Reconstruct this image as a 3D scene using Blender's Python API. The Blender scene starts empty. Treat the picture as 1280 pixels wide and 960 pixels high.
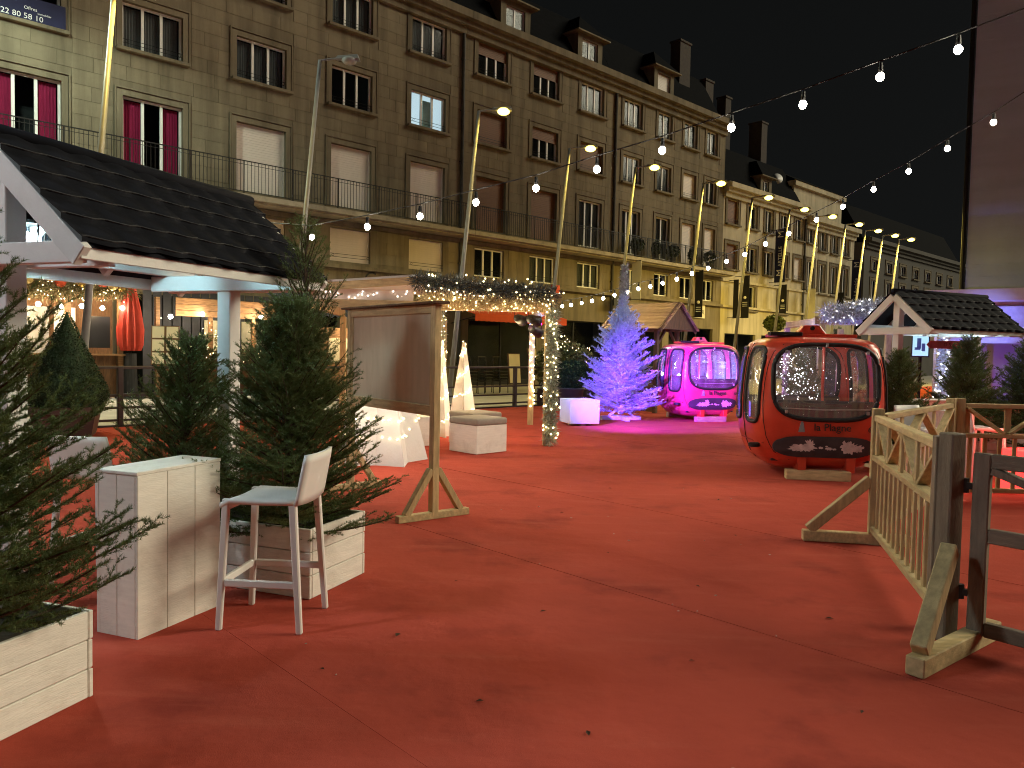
import bpy, bmesh, math, random
import numpy as np
from mathutils import Vector, Matrix
random.seed(7)
R = math.radians
sc = bpy.context.scene
C = bpy.context.collection

# ------------------------------------------------------------------ camera, world, sun, exposure
cam_d = bpy.data.cameras.new('camera'); cam = bpy.data.objects.new('camera', cam_d); C.objects.link(cam)
cam_d.sensor_width = 36.0; cam_d.lens = 36.0 * 950 / 1280
cam_d.clip_start = 0.05; cam_d.clip_end = 2000
cam.matrix_world = Matrix.Translation((0, 0, 1.6)) @ Matrix.Rotation(R(90 - 2.5), 4, 'X') @ Matrix.Rotation(0.020, 4, 'Z')
sc.camera = cam
SUN_AZ, SUN_EL = R(84), R(27)          # direction the dim general light comes from (clockwise from +Y)
w = bpy.data.worlds.new('World'); sc.world = w; w.use_nodes = True
nt = w.node_tree; bg = nt.nodes['Background']
sky = nt.nodes.new('ShaderNodeTexSky'); sky.sky_type = 'NISHITA'; sky.sun_disc = False
sky.sun_elevation = SUN_EL; sky.sun_rotation = SUN_AZ
hsv = nt.nodes.new('ShaderNodeHueSaturation'); hsv.inputs['Saturation'].default_value = 0.12
nt.links.new(sky.outputs[0], hsv.inputs['Color']); nt.links.new(hsv.outputs[0], bg.inputs['Color'])
bg.inputs['Strength'].default_value = 0.00016
bg2 = nt.nodes.new('ShaderNodeBackground'); bg2.inputs['Color'].default_value = (0.9, 1.0, 0.95, 1); bg2.inputs['Strength'].default_value = 0.0008
add = nt.nodes.new('ShaderNodeAddShader')
nt.links.new(bg.outputs[0], add.inputs[0]); nt.links.new(bg2.outputs[0], add.inputs[1])
nt.links.new(add.outputs[0], nt.nodes['World Output'].inputs['Surface'])
sd = bpy.data.lights.new('sun', 'SUN'); so = bpy.data.objects.new('sun', sd); C.objects.link(so)
sd.energy = 0.57; sd.angle = R(28); sd.color = (1.0, 0.91, 0.66)
sdir = Vector((math.sin(SUN_AZ) * math.cos(SUN_EL), math.cos(SUN_AZ) * math.cos(SUN_EL), math.sin(SUN_EL)))
so.rotation_euler = sdir.to_track_quat('Z', 'Y').to_euler(); so.location = (20, -10, 30)
sc.view_settings.view_transform = 'Standard'; sc.view_settings.look = 'None'
sc.view_settings.gamma = 1.0; sc.view_settings.exposure = 2.0
try:
    sc.cycles.use_denoising = True
    sc.cycles.filter_width = 1.05
    sc.cycles.denoising_prefilter = 'ACCURATE'
    sc.cycles.sample_clamp_indirect = 4.0
    sc.cycles.max_bounces = 6; sc.cycles.transparent_max_bounces = 16
    sc.cycles.caustics_reflective = False; sc.cycles.caustics_refractive = False
except Exception:
    pass

# ------------------------------------------------------------------ materials
MATS = {}
def mat(name, col, rough=0.6, var=0.12, scale=6.0, bump=0.0, bscale=80.0, metal=0.0, spec=0.35, stretch=(1, 1, 1), rand=0.0, coat=0.0,
        dark=None, dark_amt=0.0, dscale=3.0, streak=0.0):
    if name in MATS: return MATS[name]
    m = bpy.data.materials.new(name); m.use_nodes = True; t = m.node_tree; N = t.nodes; L = t.links
    b = N['Principled BSDF']
    tc = N.new('ShaderNodeTexCoord'); mp = N.new('ShaderNodeMapping'); mp.inputs['Scale'].default_value = stretch
    L.new(tc.outputs['Object'], mp.inputs['Vector'])
    nz = N.new('ShaderNodeTexNoise'); nz.inputs['Scale'].default_value = scale; nz.inputs['Detail'].default_value = 5
    L.new(mp.outputs[0], nz.inputs['Vector'])
    cr = N.new('ShaderNodeMix'); cr.data_type = 'RGBA'
    lo = [max(0, c * (1 - var)) for c in col]; hi = [min(1, c * (1 + var)) for c in col]
    cr.inputs[6].default_value = (*lo, 1); cr.inputs[7].default_value = (*hi, 1)
    st = N.new('ShaderNodeMapRange'); st.inputs[1].default_value = 0.3; st.inputs[2].default_value = 0.7
    L.new(nz.outputs[0], st.inputs[0]); L.new(st.outputs[0], cr.inputs[0])
    out = cr.outputs[2]
    if dark is not None:
        n2 = N.new('ShaderNodeTexNoise'); n2.inputs['Scale'].default_value = dscale; n2.inputs['Detail'].default_value = 8
        n2.inputs['Roughness'].default_value = 0.7
        L.new(tc.outputs['Object'], n2.inputs['Vector'])
        r2 = N.new('ShaderNodeMapRange'); r2.inputs[1].default_value = 0.52; r2.inputs[2].default_value = 0.75
        r2.inputs[4].default_value = dark_amt; L.new(n2.outputs[0], r2.inputs[0])
        mx = N.new('ShaderNodeMix'); mx.data_type = 'RGBA'; mx.inputs[7].default_value = (*dark, 1)
        L.new(r2.outputs[0], mx.inputs[0]); L.new(out, mx.inputs[6]); out = mx.outputs[2]
    if streak:
        ge = N.new('ShaderNodeNewGeometry'); m4 = N.new('ShaderNodeMapping'); m4.inputs['Scale'].default_value = (1.6, 1.6, .16)
        L.new(ge.outputs['Position'], m4.inputs['Vector'])
        n4 = N.new('ShaderNodeTexNoise'); n4.inputs['Scale'].default_value = 1.3; n4.inputs['Detail'].default_value = 7; n4.inputs['Roughness'].default_value = .65
        L.new(m4.outputs[0], n4.inputs['Vector'])
        r4 = N.new('ShaderNodeMapRange'); r4.inputs[1].default_value = .42; r4.inputs[2].default_value = .72; r4.inputs[4].default_value = streak
        L.new(n4.outputs[0], r4.inputs[0])
        x4 = N.new('ShaderNodeMix'); x4.data_type = 'RGBA'; x4.inputs[7].default_value = (*[c * .42 for c in col], 1)
        L.new(r4.outputs[0], x4.inputs[0]); L.new(out, x4.inputs[6]); out = x4.outputs[2]
    if rand:
        oi = N.new('ShaderNodeObjectInfo'); rr = N.new('ShaderNodeMapRange')
        rr.inputs[3].default_value = 1 - rand; rr.inputs[4].default_value = 1 + rand
        L.new(oi.outputs['Random'], rr.inputs[0])
        hv = N.new('ShaderNodeHueSaturation'); L.new(rr.outputs[0], hv.inputs['Value']); L.new(out, hv.inputs['Color']); out = hv.outputs[0]
    L.new(out, b.inputs['Base Color'])
    b.inputs['Roughness'].default_value = rough; b.inputs['Metallic'].default_value = metal
    b.inputs['Specular IOR Level'].default_value = spec; b.inputs['Coat Weight'].default_value = coat
    if bump:
        n3 = N.new('ShaderNodeTexNoise'); n3.inputs['Scale'].default_value = bscale; n3.inputs['Detail'].default_value = 4
        L.new(mp.outputs[0], n3.inputs['Vector'])
        bp = N.new('ShaderNodeBump'); bp.inputs['Strength'].default_value = bump; bp.inputs['Distance'].default_value = 0.01
        L.new(n3.outputs[0], bp.inputs['Height']); L.new(bp.outputs[0], b.inputs['Normal'])
    MATS[name] = m
    return m
def emat(name, col, strength, sample=False):
    if name in MATS: return MATS[name]
    m = bpy.data.materials.new(name); m.use_nodes = True; t = m.node_tree
    b = t.nodes['Principled BSDF']; b.inputs['Base Color'].default_value = (*[min(1, c) * .6 for c in col], 1)
    b.inputs['Emission Color'].default_value = (*col, 1); b.inputs['Emission Strength'].default_value = strength
    if not sample:
        try: m.cycles.emission_sampling = 'NONE'
        except Exception: pass
    MATS[name] = m
    return m
def glass(name, tint, gloss=0.12, rough=0.02, top=0.9, haze=0.0):
    if name in MATS: return MATS[name]
    m = bpy.data.materials.new(name); m.use_nodes = True; t = m.node_tree; N = t.nodes; L = t.links
    N.remove(N['Principled BSDF'])
    tr = N.new('ShaderNodeBsdfTransparent'); tr.inputs[0].default_value = (*tint, 1)
    gl = N.new('ShaderNodeBsdfGlossy'); gl.inputs['Roughness'].default_value = rough; gl.inputs[0].default_value = (.9, .9, .9, 1)
    lw = N.new('ShaderNodeLayerWeight'); lw.inputs[0].default_value = 0.35
    mr = N.new('ShaderNodeMapRange'); mr.inputs[3].default_value = gloss; mr.inputs[4].default_value = top
    L.new(lw.outputs['Fresnel'], mr.inputs[0])
    mx = N.new('ShaderNodeMixShader'); L.new(mr.outputs[0], mx.inputs[0]); L.new(tr.outputs[0], mx.inputs[1]); L.new(gl.outputs[0], mx.inputs[2])
    outp = mx.outputs[0]
    if haze:      # dusty film on the pane
        df = N.new('ShaderNodeBsdfDiffuse'); df.inputs[0].default_value = (.7, .7, .72, 1)
        tc = N.new('ShaderNodeTexCoord'); nz = N.new('ShaderNodeTexNoise'); nz.inputs['Scale'].default_value = 4; nz.inputs['Detail'].default_value = 6; L.new(tc.outputs['Object'], nz.inputs['Vector'])
        hr = N.new('ShaderNodeMapRange'); hr.inputs[1].default_value = .3; hr.inputs[2].default_value = .75; hr.inputs[3].default_value = haze * .4; hr.inputs[4].default_value = haze * 1.6; L.new(nz.outputs[0], hr.inputs[0])
        m2 = N.new('ShaderNodeMixShader'); L.new(hr.outputs[0], m2.inputs[0]); L.new(outp, m2.inputs[1]); L.new(df.outputs[0], m2.inputs[2]); outp = m2.outputs[0]
    L.new(outp, N['Material Output'].inputs[0])
    MATS[name] = m
    return m

STONE = mat('limestone', (.19, .157, .106), .85, .16, .7, .25, 30, spec=.15, dark=(.15, .125, .085), dark_amt=.6, dscale=.6, streak=.8)
STONEB = mat('limestone_block', (.203, .168, .113), .85, .12, 1.2, .25, 30, spec=.15, rand=.10, dark=(.16, .135, .09), dark_amt=.5, dscale=.9, streak=.8)
STONE2 = mat('limestone_cream', (.50, .44, .31), .85, .12, .8, .2, 30, spec=.15, dark=(.30, .26, .18), dark_amt=.4, dscale=.5, streak=.6)
STONEG = mat('limestone_grey', (.41, .46, .56), .8, .10, .5, .15, 20, spec=.15, stretch=(.3, .3, 3), dark=(.28, .26, .27), dark_amt=.4, dscale=.4)
SLATE = mat('slate_roof', (.006, .0065, .008), .95, .25, 6, .2, 40, spec=.05)
PVC = mat('white_window_frame', (.74, .73, .70), .4, .04, 3)
GLASSW = glass('window_glass', (.80, .83, .85), .006, .10, .025)
DARKROOM = mat('dark_interior', (.025, .024, .022), .9, .3, 1.5)
SHUTW = mat('cream_roller_shutter', (.68, .60, .54), .55, .06, 3)
SHUTB = mat('brown_roller_shutter', (.16, .072, .034), .6, .1, 3)
CURT_R = mat('wine_red_curtain', (.42, .018, .075), .9, .2, 4, stretch=(14, 1, .3))
CURT_G = mat('grey_net_curtain', (.15, .148, .14), .9, .25, 3, stretch=(12, 1, .3))
IRON = mat('black_ironwork', (.018, .017, .016), .5, .2, 20, metal=.3)
def carpet_mat():
    m = mat('red_carpet', (.47, .080, .052), .97, .14, .45, 0, spec=.06, rand=.05, dark=(.33, .056, .038), dark_amt=.75, dscale=.6)
    t = m.node_tree; N = t.nodes; L = t.links; b = N['Principled BSDF']; src = b.inputs['Base Color'].links[0].from_socket
    ge = N.new('ShaderNodeNewGeometry')
    def layer(scale, lo, hi, amt, colr, src, mapping=None, rough=.6):
        n = N.new('ShaderNodeTexNoise'); n.inputs['Scale'].default_value = scale; n.inputs['Detail'].default_value = 8; n.inputs['Roughness'].default_value = rough
        if mapping:
            mp = N.new('ShaderNodeMapping'); mp.inputs['Rotation'].default_value = (0, 0, mapping[0]); mp.inputs['Scale'].default_value = mapping[1]
            L.new(ge.outputs['Position'], mp.inputs['Vector']); L.new(mp.outputs[0], n.inputs['Vector'])
        else: L.new(ge.outputs['Position'], n.inputs['Vector'])
        r = N.new('ShaderNodeMapRange'); r.inputs[1].default_value = lo; r.inputs[2].default_value = hi; r.inputs[4].default_value = amt; L.new(n.outputs[0], r.inputs[0])
        x = N.new('ShaderNodeMix'); x.data_type = 'RGBA'; x.inputs[7].default_value = (*colr, 1); L.new(r.outputs[0], x.inputs[0]); L.new(src, x.inputs[6])
        return x.outputs[2]
    src = layer(1.1, .54, .66, .70, (.25, .040, .030), src)                                  # trodden damp patches
    src = layer(2.2, .54, .72, .5, (.55, .13, .085), src, (R(40), (.35, 2.2, 1)))           # paler brushed streaks
    src = layer(26, .62, .80, .55, (.20, .034, .026), src, None, .8)                         # small dirt
    src = layer(160, .30, .80, .45, (.30, .05, .035), src, None, .5)                         # pile
    L.new(src, b.inputs['Base Color'])
    n = N.new('ShaderNodeTexNoise'); n.inputs['Scale'].default_value = 300; n.inputs['Detail'].default_value = 3; L.new(ge.outputs['Position'], n.inputs['Vector'])
    n2 = N.new('ShaderNodeTexNoise'); n2.inputs['Scale'].default_value = 2.6; n2.inputs['Detail'].default_value = 4; L.new(ge.outputs['Position'], n2.inputs['Vector'])
    b1_ = N.new('ShaderNodeBump'); b1_.inputs['Strength'].default_value = .5; b1_.inputs['Distance'].default_value = .004; L.new(n.outputs[0], b1_.inputs['Height'])
    b2_ = N.new('ShaderNodeBump'); b2_.inputs['Strength'].default_value = .5; b2_.inputs['Distance'].default_value = .05; L.new(n2.outputs[0], b2_.inputs['Height']); L.new(b1_.outputs[0], b2_.inputs['Normal'])
    L.new(b2_.outputs[0], b.inputs['Normal'])
    return m
CARPET = carpet_mat()
PAVE = mat('pale_paving', (.42, .40, .36), .85, .14, 1.6, .3, 60, spec=.2)
ASPH = mat('asphalt', (.055, .053, .05), .85, .2, 3, .5, 150)
WHITEW = mat('white_painted_wood', (.80, .77, .70), .6, .06, 5, .3, 26, stretch=(1, 1, 7), rand=.05, dark=(.50, .44, .36), dark_amt=.5, dscale=4)
WHITEH = mat('white_painted_beam', (.76, .76, .74), .5, .05, 4, .2, 30, dark=(.5, .47, .42), dark_amt=.35, dscale=4)
PLASTIC = mat('white_plastic', (.78, .77, .74), .42, .03, 4)
TIMBER = mat('greenish_pine_timber', (.50, .385, .20), .7, .22, 5, .35, 30, stretch=(6, 6, 1), rand=.14, dark=(.28, .21, .11), dark_amt=.5, dscale=4)
TIMBERX = mat('greenish_pine_timber_across', (.50, .385, .20), .7, .22, 5, .35, 30, stretch=(1, 6, 6), rand=.14, dark=(.28, .21, .11), dark_amt=.5, dscale=4)
TIMBERD = mat('weathered_grey_timber', (.20, .16, .115), .75, .25, 5, .35, 30, stretch=(6, 6, 1), rand=.10)
PLY = mat('plywood_sheet', (.50, .42, .29), .6, .10, 3, .1, 40, stretch=(3, 3, .5), dark=(.38, .31, .21), dark_amt=.6, dscale=2.2)
BROWNW = mat('brown_stained_wood', (.115, .058, .026), .7, .3, 6, .3, 40, stretch=(5, 5, 1), rand=.15)
BROWNX = mat('rustic_brown_board', (.20, .105, .045), .7, .35, 5, .3, 40, stretch=(1, 5, 5), rand=.2)
ROOFT = mat('anthracite_metal_tile', (.0085, .0095, .014), .85, .2, 8, .1, 90, spec=.12)
TILEE = mat('lit_tile_edge', (.045, .047, .052), .7, .3, 20)  # paler grey along each course edge paints in the light it catches
NEEDLE = mat('spruce_needles', (.115, .160, .055), .55, .35, 5, spec=.4, dark=(.11, .16, .06), dark_amt=.5, dscale=9)
NEEDLE2 = mat('spruce_needles_dull', (.07, .095, .05), .6, .35, 4, spec=.3)
for nm_ in (NEEDLE, NEEDLE2):      # thin needles let some light through
    t_ = nm_.node_tree; b_ = t_.nodes['Principled BSDF']; tl = t_.nodes.new('ShaderNodeBsdfTranslucent'); mx_ = t_.nodes.new('ShaderNodeMixShader'); mx_.inputs[0].default_value = .38
    t_.links.new(b_.inputs['Base Color'].links[0].from_socket, tl.inputs['Color'])
    t_.links.new(b_.outputs[0], mx_.inputs[1]); t_.links.new(tl.outputs[0], mx_.inputs[2]); t_.links.new(mx_.outputs[0], t_.nodes['Material Output'].inputs['Surface'])
BARK = mat('spruce_bark', (.075, .052, .034), .9, .3, 14, .5, 50)
FLOCK = mat('white_flocked_needles', (.44, .48, .54), .8, .12, 6)
FLOCKB = mat('white_flocked_bark', (.62, .64, .68), .85, .15, 10)
YEWGREEN = mat('clipped_yew', (.020, .045, .016), .7, .4, 9)
SOIL = mat('dark_soil', (.03, .022, .016), .95, .3, 20, .5, 40)
POT = mat('brown_plastic_pot', (.085, .05, .042), .55, .1, 4)
POTG = mat('dark_grey_pot', (.05, .05, .055), .55, .1, 4)
STEELD = mat('purple_brown_railing', (.055, .042, .042), .5, .15, 6, metal=.2)
POLEM = mat('grey_painted_pole', (.21, .205, .21), .45, .08, 5, spec=.5)
REDP = mat('red_gondola_paint', (.56, .050, .022), .30, .10, 3.5, .04, 30, spec=.5, coat=.35, dark=(.30, .040, .022), dark_amt=.6, dscale=3)
RUBBER = mat('black_rubber', (.012, .012, .013), .5, .1, 8)
SEATM = mat('black_seat_vinyl', (.03, .03, .033), .45, .2, 5)
BUMP = mat('worn_charcoal_bumper', (.045, .045, .048), .6, .25, 6, .2, 40)
CHIP = mat('chipped_white_paint', (.58, .57, .54), .8, .25, 12, .4, 40)
GGLASS = glass('gondola_glass', (.86, .86, .90), .10, .05, .7, .13)
STEEL = mat('galvanised_steel', (.45, .45, .46), .4, .1, 6, metal=.8)
PRINT = mat('black_print', (.02, .02, .022), .6, .1, 5)
PRINTW = mat('white_print', (.72, .72, .72), .6, .05, 5)
NAVY = mat('navy_banner_cloth', (.014, .016, .055), .8, .15, 2)
BLACKC = mat('black_banner_cloth', (.014, .014, .016), .8, .15, 2)
CREAMC = mat('cream_banner_cloth', (.62, .58, .46), .8, .06, 2)
AWN = mat('orange_red_awning', (.62, .085, .035), .8, .1, 2)
REDCL = mat('red_parasol_cloth', (.36, .035, .02), .85, .15, 5)
GREYC = mat('taupe_cushion', (.30, .265, .225), .85, .08, 12, .2, 200)
TIN = mat('blue_grey_sheet', (.11, .13, .17), .35, .15, 3, metal=.5)
TINSEL = mat('frosted_garland', (.30, .33, .28), .7, .3, 15)
TINSELG = mat('olive_garland', (.13, .11, .045), .7, .45, 12)
GOLD = mat('gold_bauble', (.55, .36, .10), .25, .2, 8, metal=.8)
PAPER = mat('menu_paper', (.68, .60, .42), .8, .05, 6)
PINKP = mat('pale_ceiling_panel', (.62, .50, .42), .7, .06, 3)
BULB = emat('warm_white_bulb', (1.0, .90, .74), 26)
FAIRY = emat('fairy_light', (1.0, .78, .38), 4)
FAIRYW = emat('cool_fairy_light', (.95, .93, .88), 3)
SODIUM = emat('sodium_lamp_glass', (1.0, .74, .10), 2.6)
LEDW = emat('cool_lantern_light', (.75, .95, 1.0), 14)
ROOMLIT = emat('lit_room', (.72, .90, .95), .26)

# ------------------------------------------------------------------ mesh helpers
def obj(name, me, m, parent=None, loc=None, rot=None, kind=None):
    o = bpy.data.objects.new(name, me); C.objects.link(o)
    if m is not None and len(me.materials) == 0: me.materials.append(m)
    if parent is not None: o.parent = parent
    if loc is not None: o.location = loc
    if rot is not None: o.rotation_euler = rot
    if kind: o['kind'] = kind
    return o
class MB:
    def __init__(s): s.v = []; s.f = []
    def add(s, vs, fs):
        n = len(s.v); s.v += [tuple(p) for p in vs]; s.f += [tuple(i + n for i in f) for f in fs]; return s
    def box(s, c, d, rz=0.0, M=None):
        x, y, z = d[0] / 2, d[1] / 2, d[2] / 2
        pts = [(-x, -y, -z), (x, -y, -z), (x, y, -z), (-x, y, -z), (-x, -y, z), (x, -y, z), (x, y, z), (-x, y, z)]
        if rz: cs, sn = math.cos(rz), math.sin(rz); pts = [(p[0] * cs - p[1] * sn, p[0] * sn + p[1] * cs, p[2]) for p in pts]
        if M is not None: pts = [tuple(M @ Vector(p)) for p in pts]
        s.add([(p[0] + c[0], p[1] + c[1], p[2] + c[2]) for p in pts], [(0, 3, 2, 1), (4, 5, 6, 7), (0, 1, 5, 4), (1, 2, 6, 5), (2, 3, 7, 6), (3, 0, 4, 7)])
        return s
    def bar(s, a, b, wd, th, up=(0, 0, 1), taper=1.0):
        a, b = Vector(a), Vector(b); d = (b - a).normalized(); u = Vector(up)
        sx = d.cross(u)
        if sx.length < 1e-4: sx = d.cross(Vector((0, 1, 0)))
        sx.normalize(); uy = sx.cross(d)
        p = []
        for q, k in ((a, 1.0), (b, taper)):
            for i, j in ((-1, -1), (1, -1), (1, 1), (-1, 1)): p.append(q + sx * (i * wd / 2 * k) + uy * (j * th / 2 * k))
        s.add(p, [(0, 1, 2, 3), (7, 6, 5, 4), (0, 4, 5, 1), (1, 5, 6, 2), (2, 6, 7, 3), (3, 7, 4, 0)])
        return s
    def tube(s, pts, r, n=6, closed=False):
        pts = [Vector(p) for p in pts]; rs = r if isinstance(r, (list, tuple)) else [r] * len(pts)
        rings = []; m = len(pts)
        ref = Vector((0, 0, 1))
        for i, p in enumerate(pts):
            if closed: d = pts[(i + 1) % m] - pts[i - 1]
            else: d = pts[min(i + 1, m - 1)] - pts[max(i - 1, 0)]
            d.normalize()
            rf = ref if abs(d.dot(ref)) < .95 else Vector((0, 1, 0))
            a = d.cross(rf).normalized(); b = d.cross(a)
            rings.append([p + a * (math.cos(2 * math.pi * k / n) * rs[i]) + b * (math.sin(2 * math.pi * k / n) * rs[i]) for k in range(n)])
        vs = [q for rg in rings for q in rg]; fs = []
        for i in range(m if closed else m - 1):
            j = (i + 1) % m
            for k in range(n): fs.append((i * n + k, i * n + (k + 1) % n, j * n + (k + 1) % n, j * n + k))
        if not closed: fs.append(tuple(range(n))[::-1]); fs.append(tuple((m - 1) * n + k for k in range(n)))
        s.add(vs, fs); return s
    def lathe(s, prof, n=20, c=(0, 0, 0)):
        vs = []; fs = []; m = len(prof)
        for r, z in prof:
            for k in range(n): vs.append((c[0] + r * math.cos(2 * math.pi * k / n), c[1] + r * math.sin(2 * math.pi * k / n), c[2] + z))
        for i in range(m - 1):
            for k in range(n): fs.append((i * n + k, i * n + (k + 1) % n, (i + 1) * n + (k + 1) % n, (i + 1) * n + k))
        fs.append(tuple(range(n))[::-1]); fs.append(tuple((m - 1) * n + k for k in range(n)))
        s.add(vs, fs); return s
    def prism(s, poly, a, b):          # poly of (p,q) pairs, a(p,q)->front point, b(p,q)->back point
        n = len(poly); vs = [a(*p) for p in poly] + [b(*p) for p in poly]
        fs = [tuple(range(n)), tuple(range(2 * n - 1, n - 1, -1))] + [(i, i + n, (i + 1) % n + n, (i + 1) % n) for i in range(n)]
        s.add(vs, fs); return s
    def octa(s, c, r):
        x, y, z = c
        s.add([(x + r, y, z), (x - r, y, z), (x, y + r, z), (x, y - r, z), (x, y, z + r), (x, y, z - r)],
              [(0, 2, 4), (2, 1, 4), (1, 3, 4), (3, 0, 4), (2, 0, 5), (1, 2, 5), (3, 1, 5), (0, 3, 5)]); return s
    def ball(s, c, r, n=12, m=8, sz=1.0):
        s.lathe([(max(.001, r * math.sin(math.pi * i / m)), -r * sz * math.cos(math.pi * i / m)) for i in range(m + 1)], n, c); return s
    def mesh(s, name, bev=0.0, smooth=False, seg=1):
        me = bpy.data.meshes.new(name); me.from_pydata(s.v, [], s.f)
        bm = bmesh.new(); bm.from_mesh(me)
        bmesh.ops.recalc_face_normals(bm, faces=bm.faces)
        if bev: bmesh.ops.bevel(bm, geom=list(bm.edges), offset=bev, segments=seg, affect='EDGES', profile=.5, clamp_overlap=True)
        bm.to_mesh(me); bm.free()
        if smooth:
            for p in me.polygons: p.use_smooth = True
        return me
    def build(s, name, m, parent=None, bev=0.0, smooth=False, loc=None, rot=None, kind=None, seg=1):
        return obj(name, s.mesh(name, bev, smooth, seg), m, parent, loc, rot, kind)
def tag(o, label, cat, group=None, kind=None):
    o['label'] = label; o['category'] = cat
    if group: o['group'] = group
    if kind: o['kind'] = kind
    return o
def thing(name, label, cat, loc=(0, 0, 0), rz=0.0, group=None):
    o = bpy.data.objects.new(name, None); C.objects.link(o); o.empty_display_size = .2
    o.location = loc; o.rotation_euler = (0, 0, rz)
    return tag(o, label, cat, group)
def copy_tree(o, parent=None):
    c = o.copy(); C.objects.link(c); c.parent = parent
    for ch in list(o.children): copy_tree(ch, c)
    return c
def dup(root, loc, rz, label, group=None, scale=None):
    c = copy_tree(root); c.location = loc; c.rotation_euler = (0, 0, rz); c['label'] = label
    if group: c['group'] = group
    if scale: c.scale = (scale,) * 3
    return c
def lamp(name, kind, parent, loc, energy, col, radius=.1, spot=None, blend=.6, target=None):
    d = bpy.data.lights.new(name, kind); d.energy = energy; d.color = col; d.shadow_soft_size = radius
    if kind == 'SPOT': d.spot_size = R(spot); d.spot_blend = blend
    o = bpy.data.objects.new(name, d); C.objects.link(o)
    if parent is not None: o.parent = parent
    o.location = loc
    if target is not None: o.rotation_euler = (Vector(target) - Vector(loc)).to_track_quat('-Z', 'Y').to_euler()
    elif kind == 'SPOT': o.rotation_euler = (0, 0, 0)
    return o
def text(name, s, size, m, parent, loc, rot, ext=.002, align='CENTER', sx=1.0, shear=0.0):
    cu = bpy.data.curves.new(name, 'FONT'); cu.body = s; cu.size = size; cu.extrude = ext; cu.align_x = align; cu.align_y = 'CENTER'
    cu.resolution_u = 3; cu.shear = shear
    t = bpy.data.objects.new(name + '_curve', cu); C.objects.link(t)
    dg = bpy.context.evaluated_depsgraph_get(); dg.update()
    me = bpy.data.meshes.new_from_object(t.evaluated_get(dg)); bpy.data.objects.remove(t)
    me.materials.clear()
    o = obj(name, me, m, parent, loc, rot); o.scale = (sx, 1, 1)
    return o

# street frame: u along the facades, v out from them towards the square
FA = R(46.6)
FD = Vector((math.sin(FA), math.cos(FA), 0)); FN = Vector((math.cos(FA), -math.sin(FA), 0)); FP = Vector((-6.3, 30, 0))
FRZ = math.atan2(FD.y, FD.x)
def S(u, v, z=0.0):
    p = FP + FD * u + FN * v; return Vector((p.x, p.y, z))

# ------------------------------------------------------------------ ground
g = MB().add([(-400, -200, 0), (500, -200, 0), (500, 700, 0), (-400, 700, 0)], [(0, 1, 2, 3)]).build('ground', ASPH, loc=(0, 0, -.16)); tag(g, 'dark asphalt of the street and square', 'ground', kind='structure')
def strip(name, u0, u1, v0, v1, z0, z1, m, parent=None, bev=0.0):
    mb = MB()
    vs = [S(u0, v0, z0), S(u1, v0, z0), S(u1, v1, z0), S(u0, v1, z0), S(u0, v0, z1), S(u1, v0, z1), S(u1, v1, z1), S(u0, v1, z1)]
    mb.add(vs, [(0, 1, 2, 3), (4, 5, 6, 7), (0, 1, 5, 4), (1, 2, 6, 5), (2, 3, 7, 6), (3, 0, 4, 7)])
    return mb.build(name, m, parent, bev)
pv = strip('pavement', -60, 140, -.3, 10.0, -.155, -.03, PAVE); tag(pv, 'pale paving along the facades beyond the railing', 'pavement', kind='structure')
pv2 = strip('square_paving', -60, 90, 10.0, 60, -.155, -.034, PAVE); tag(pv2, 'paving of the square under the carpet', 'paving', kind='structure')
carpet = strip('carpet', -32, 40, 10.45, 46, -.03, -.008, mat('carpet_underlay', (.16, .02, .014), .95)); tag(carpet, 'red carpet laid over the whole square', 'carpet', kind='structure')
wd = 2.3; off = 1.74 - FP.dot(FD)
k0 = int((-32 - off) // wd) + 1
for k in range(k0, k0 + 31):
    a = off + wd * k
    strip('carpet_strip', a + .0022, a + wd - .0022, 10.5, 45.8, -.006, 0.0 + .0012 * (k % 3), CARPET, carpet)

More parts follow.
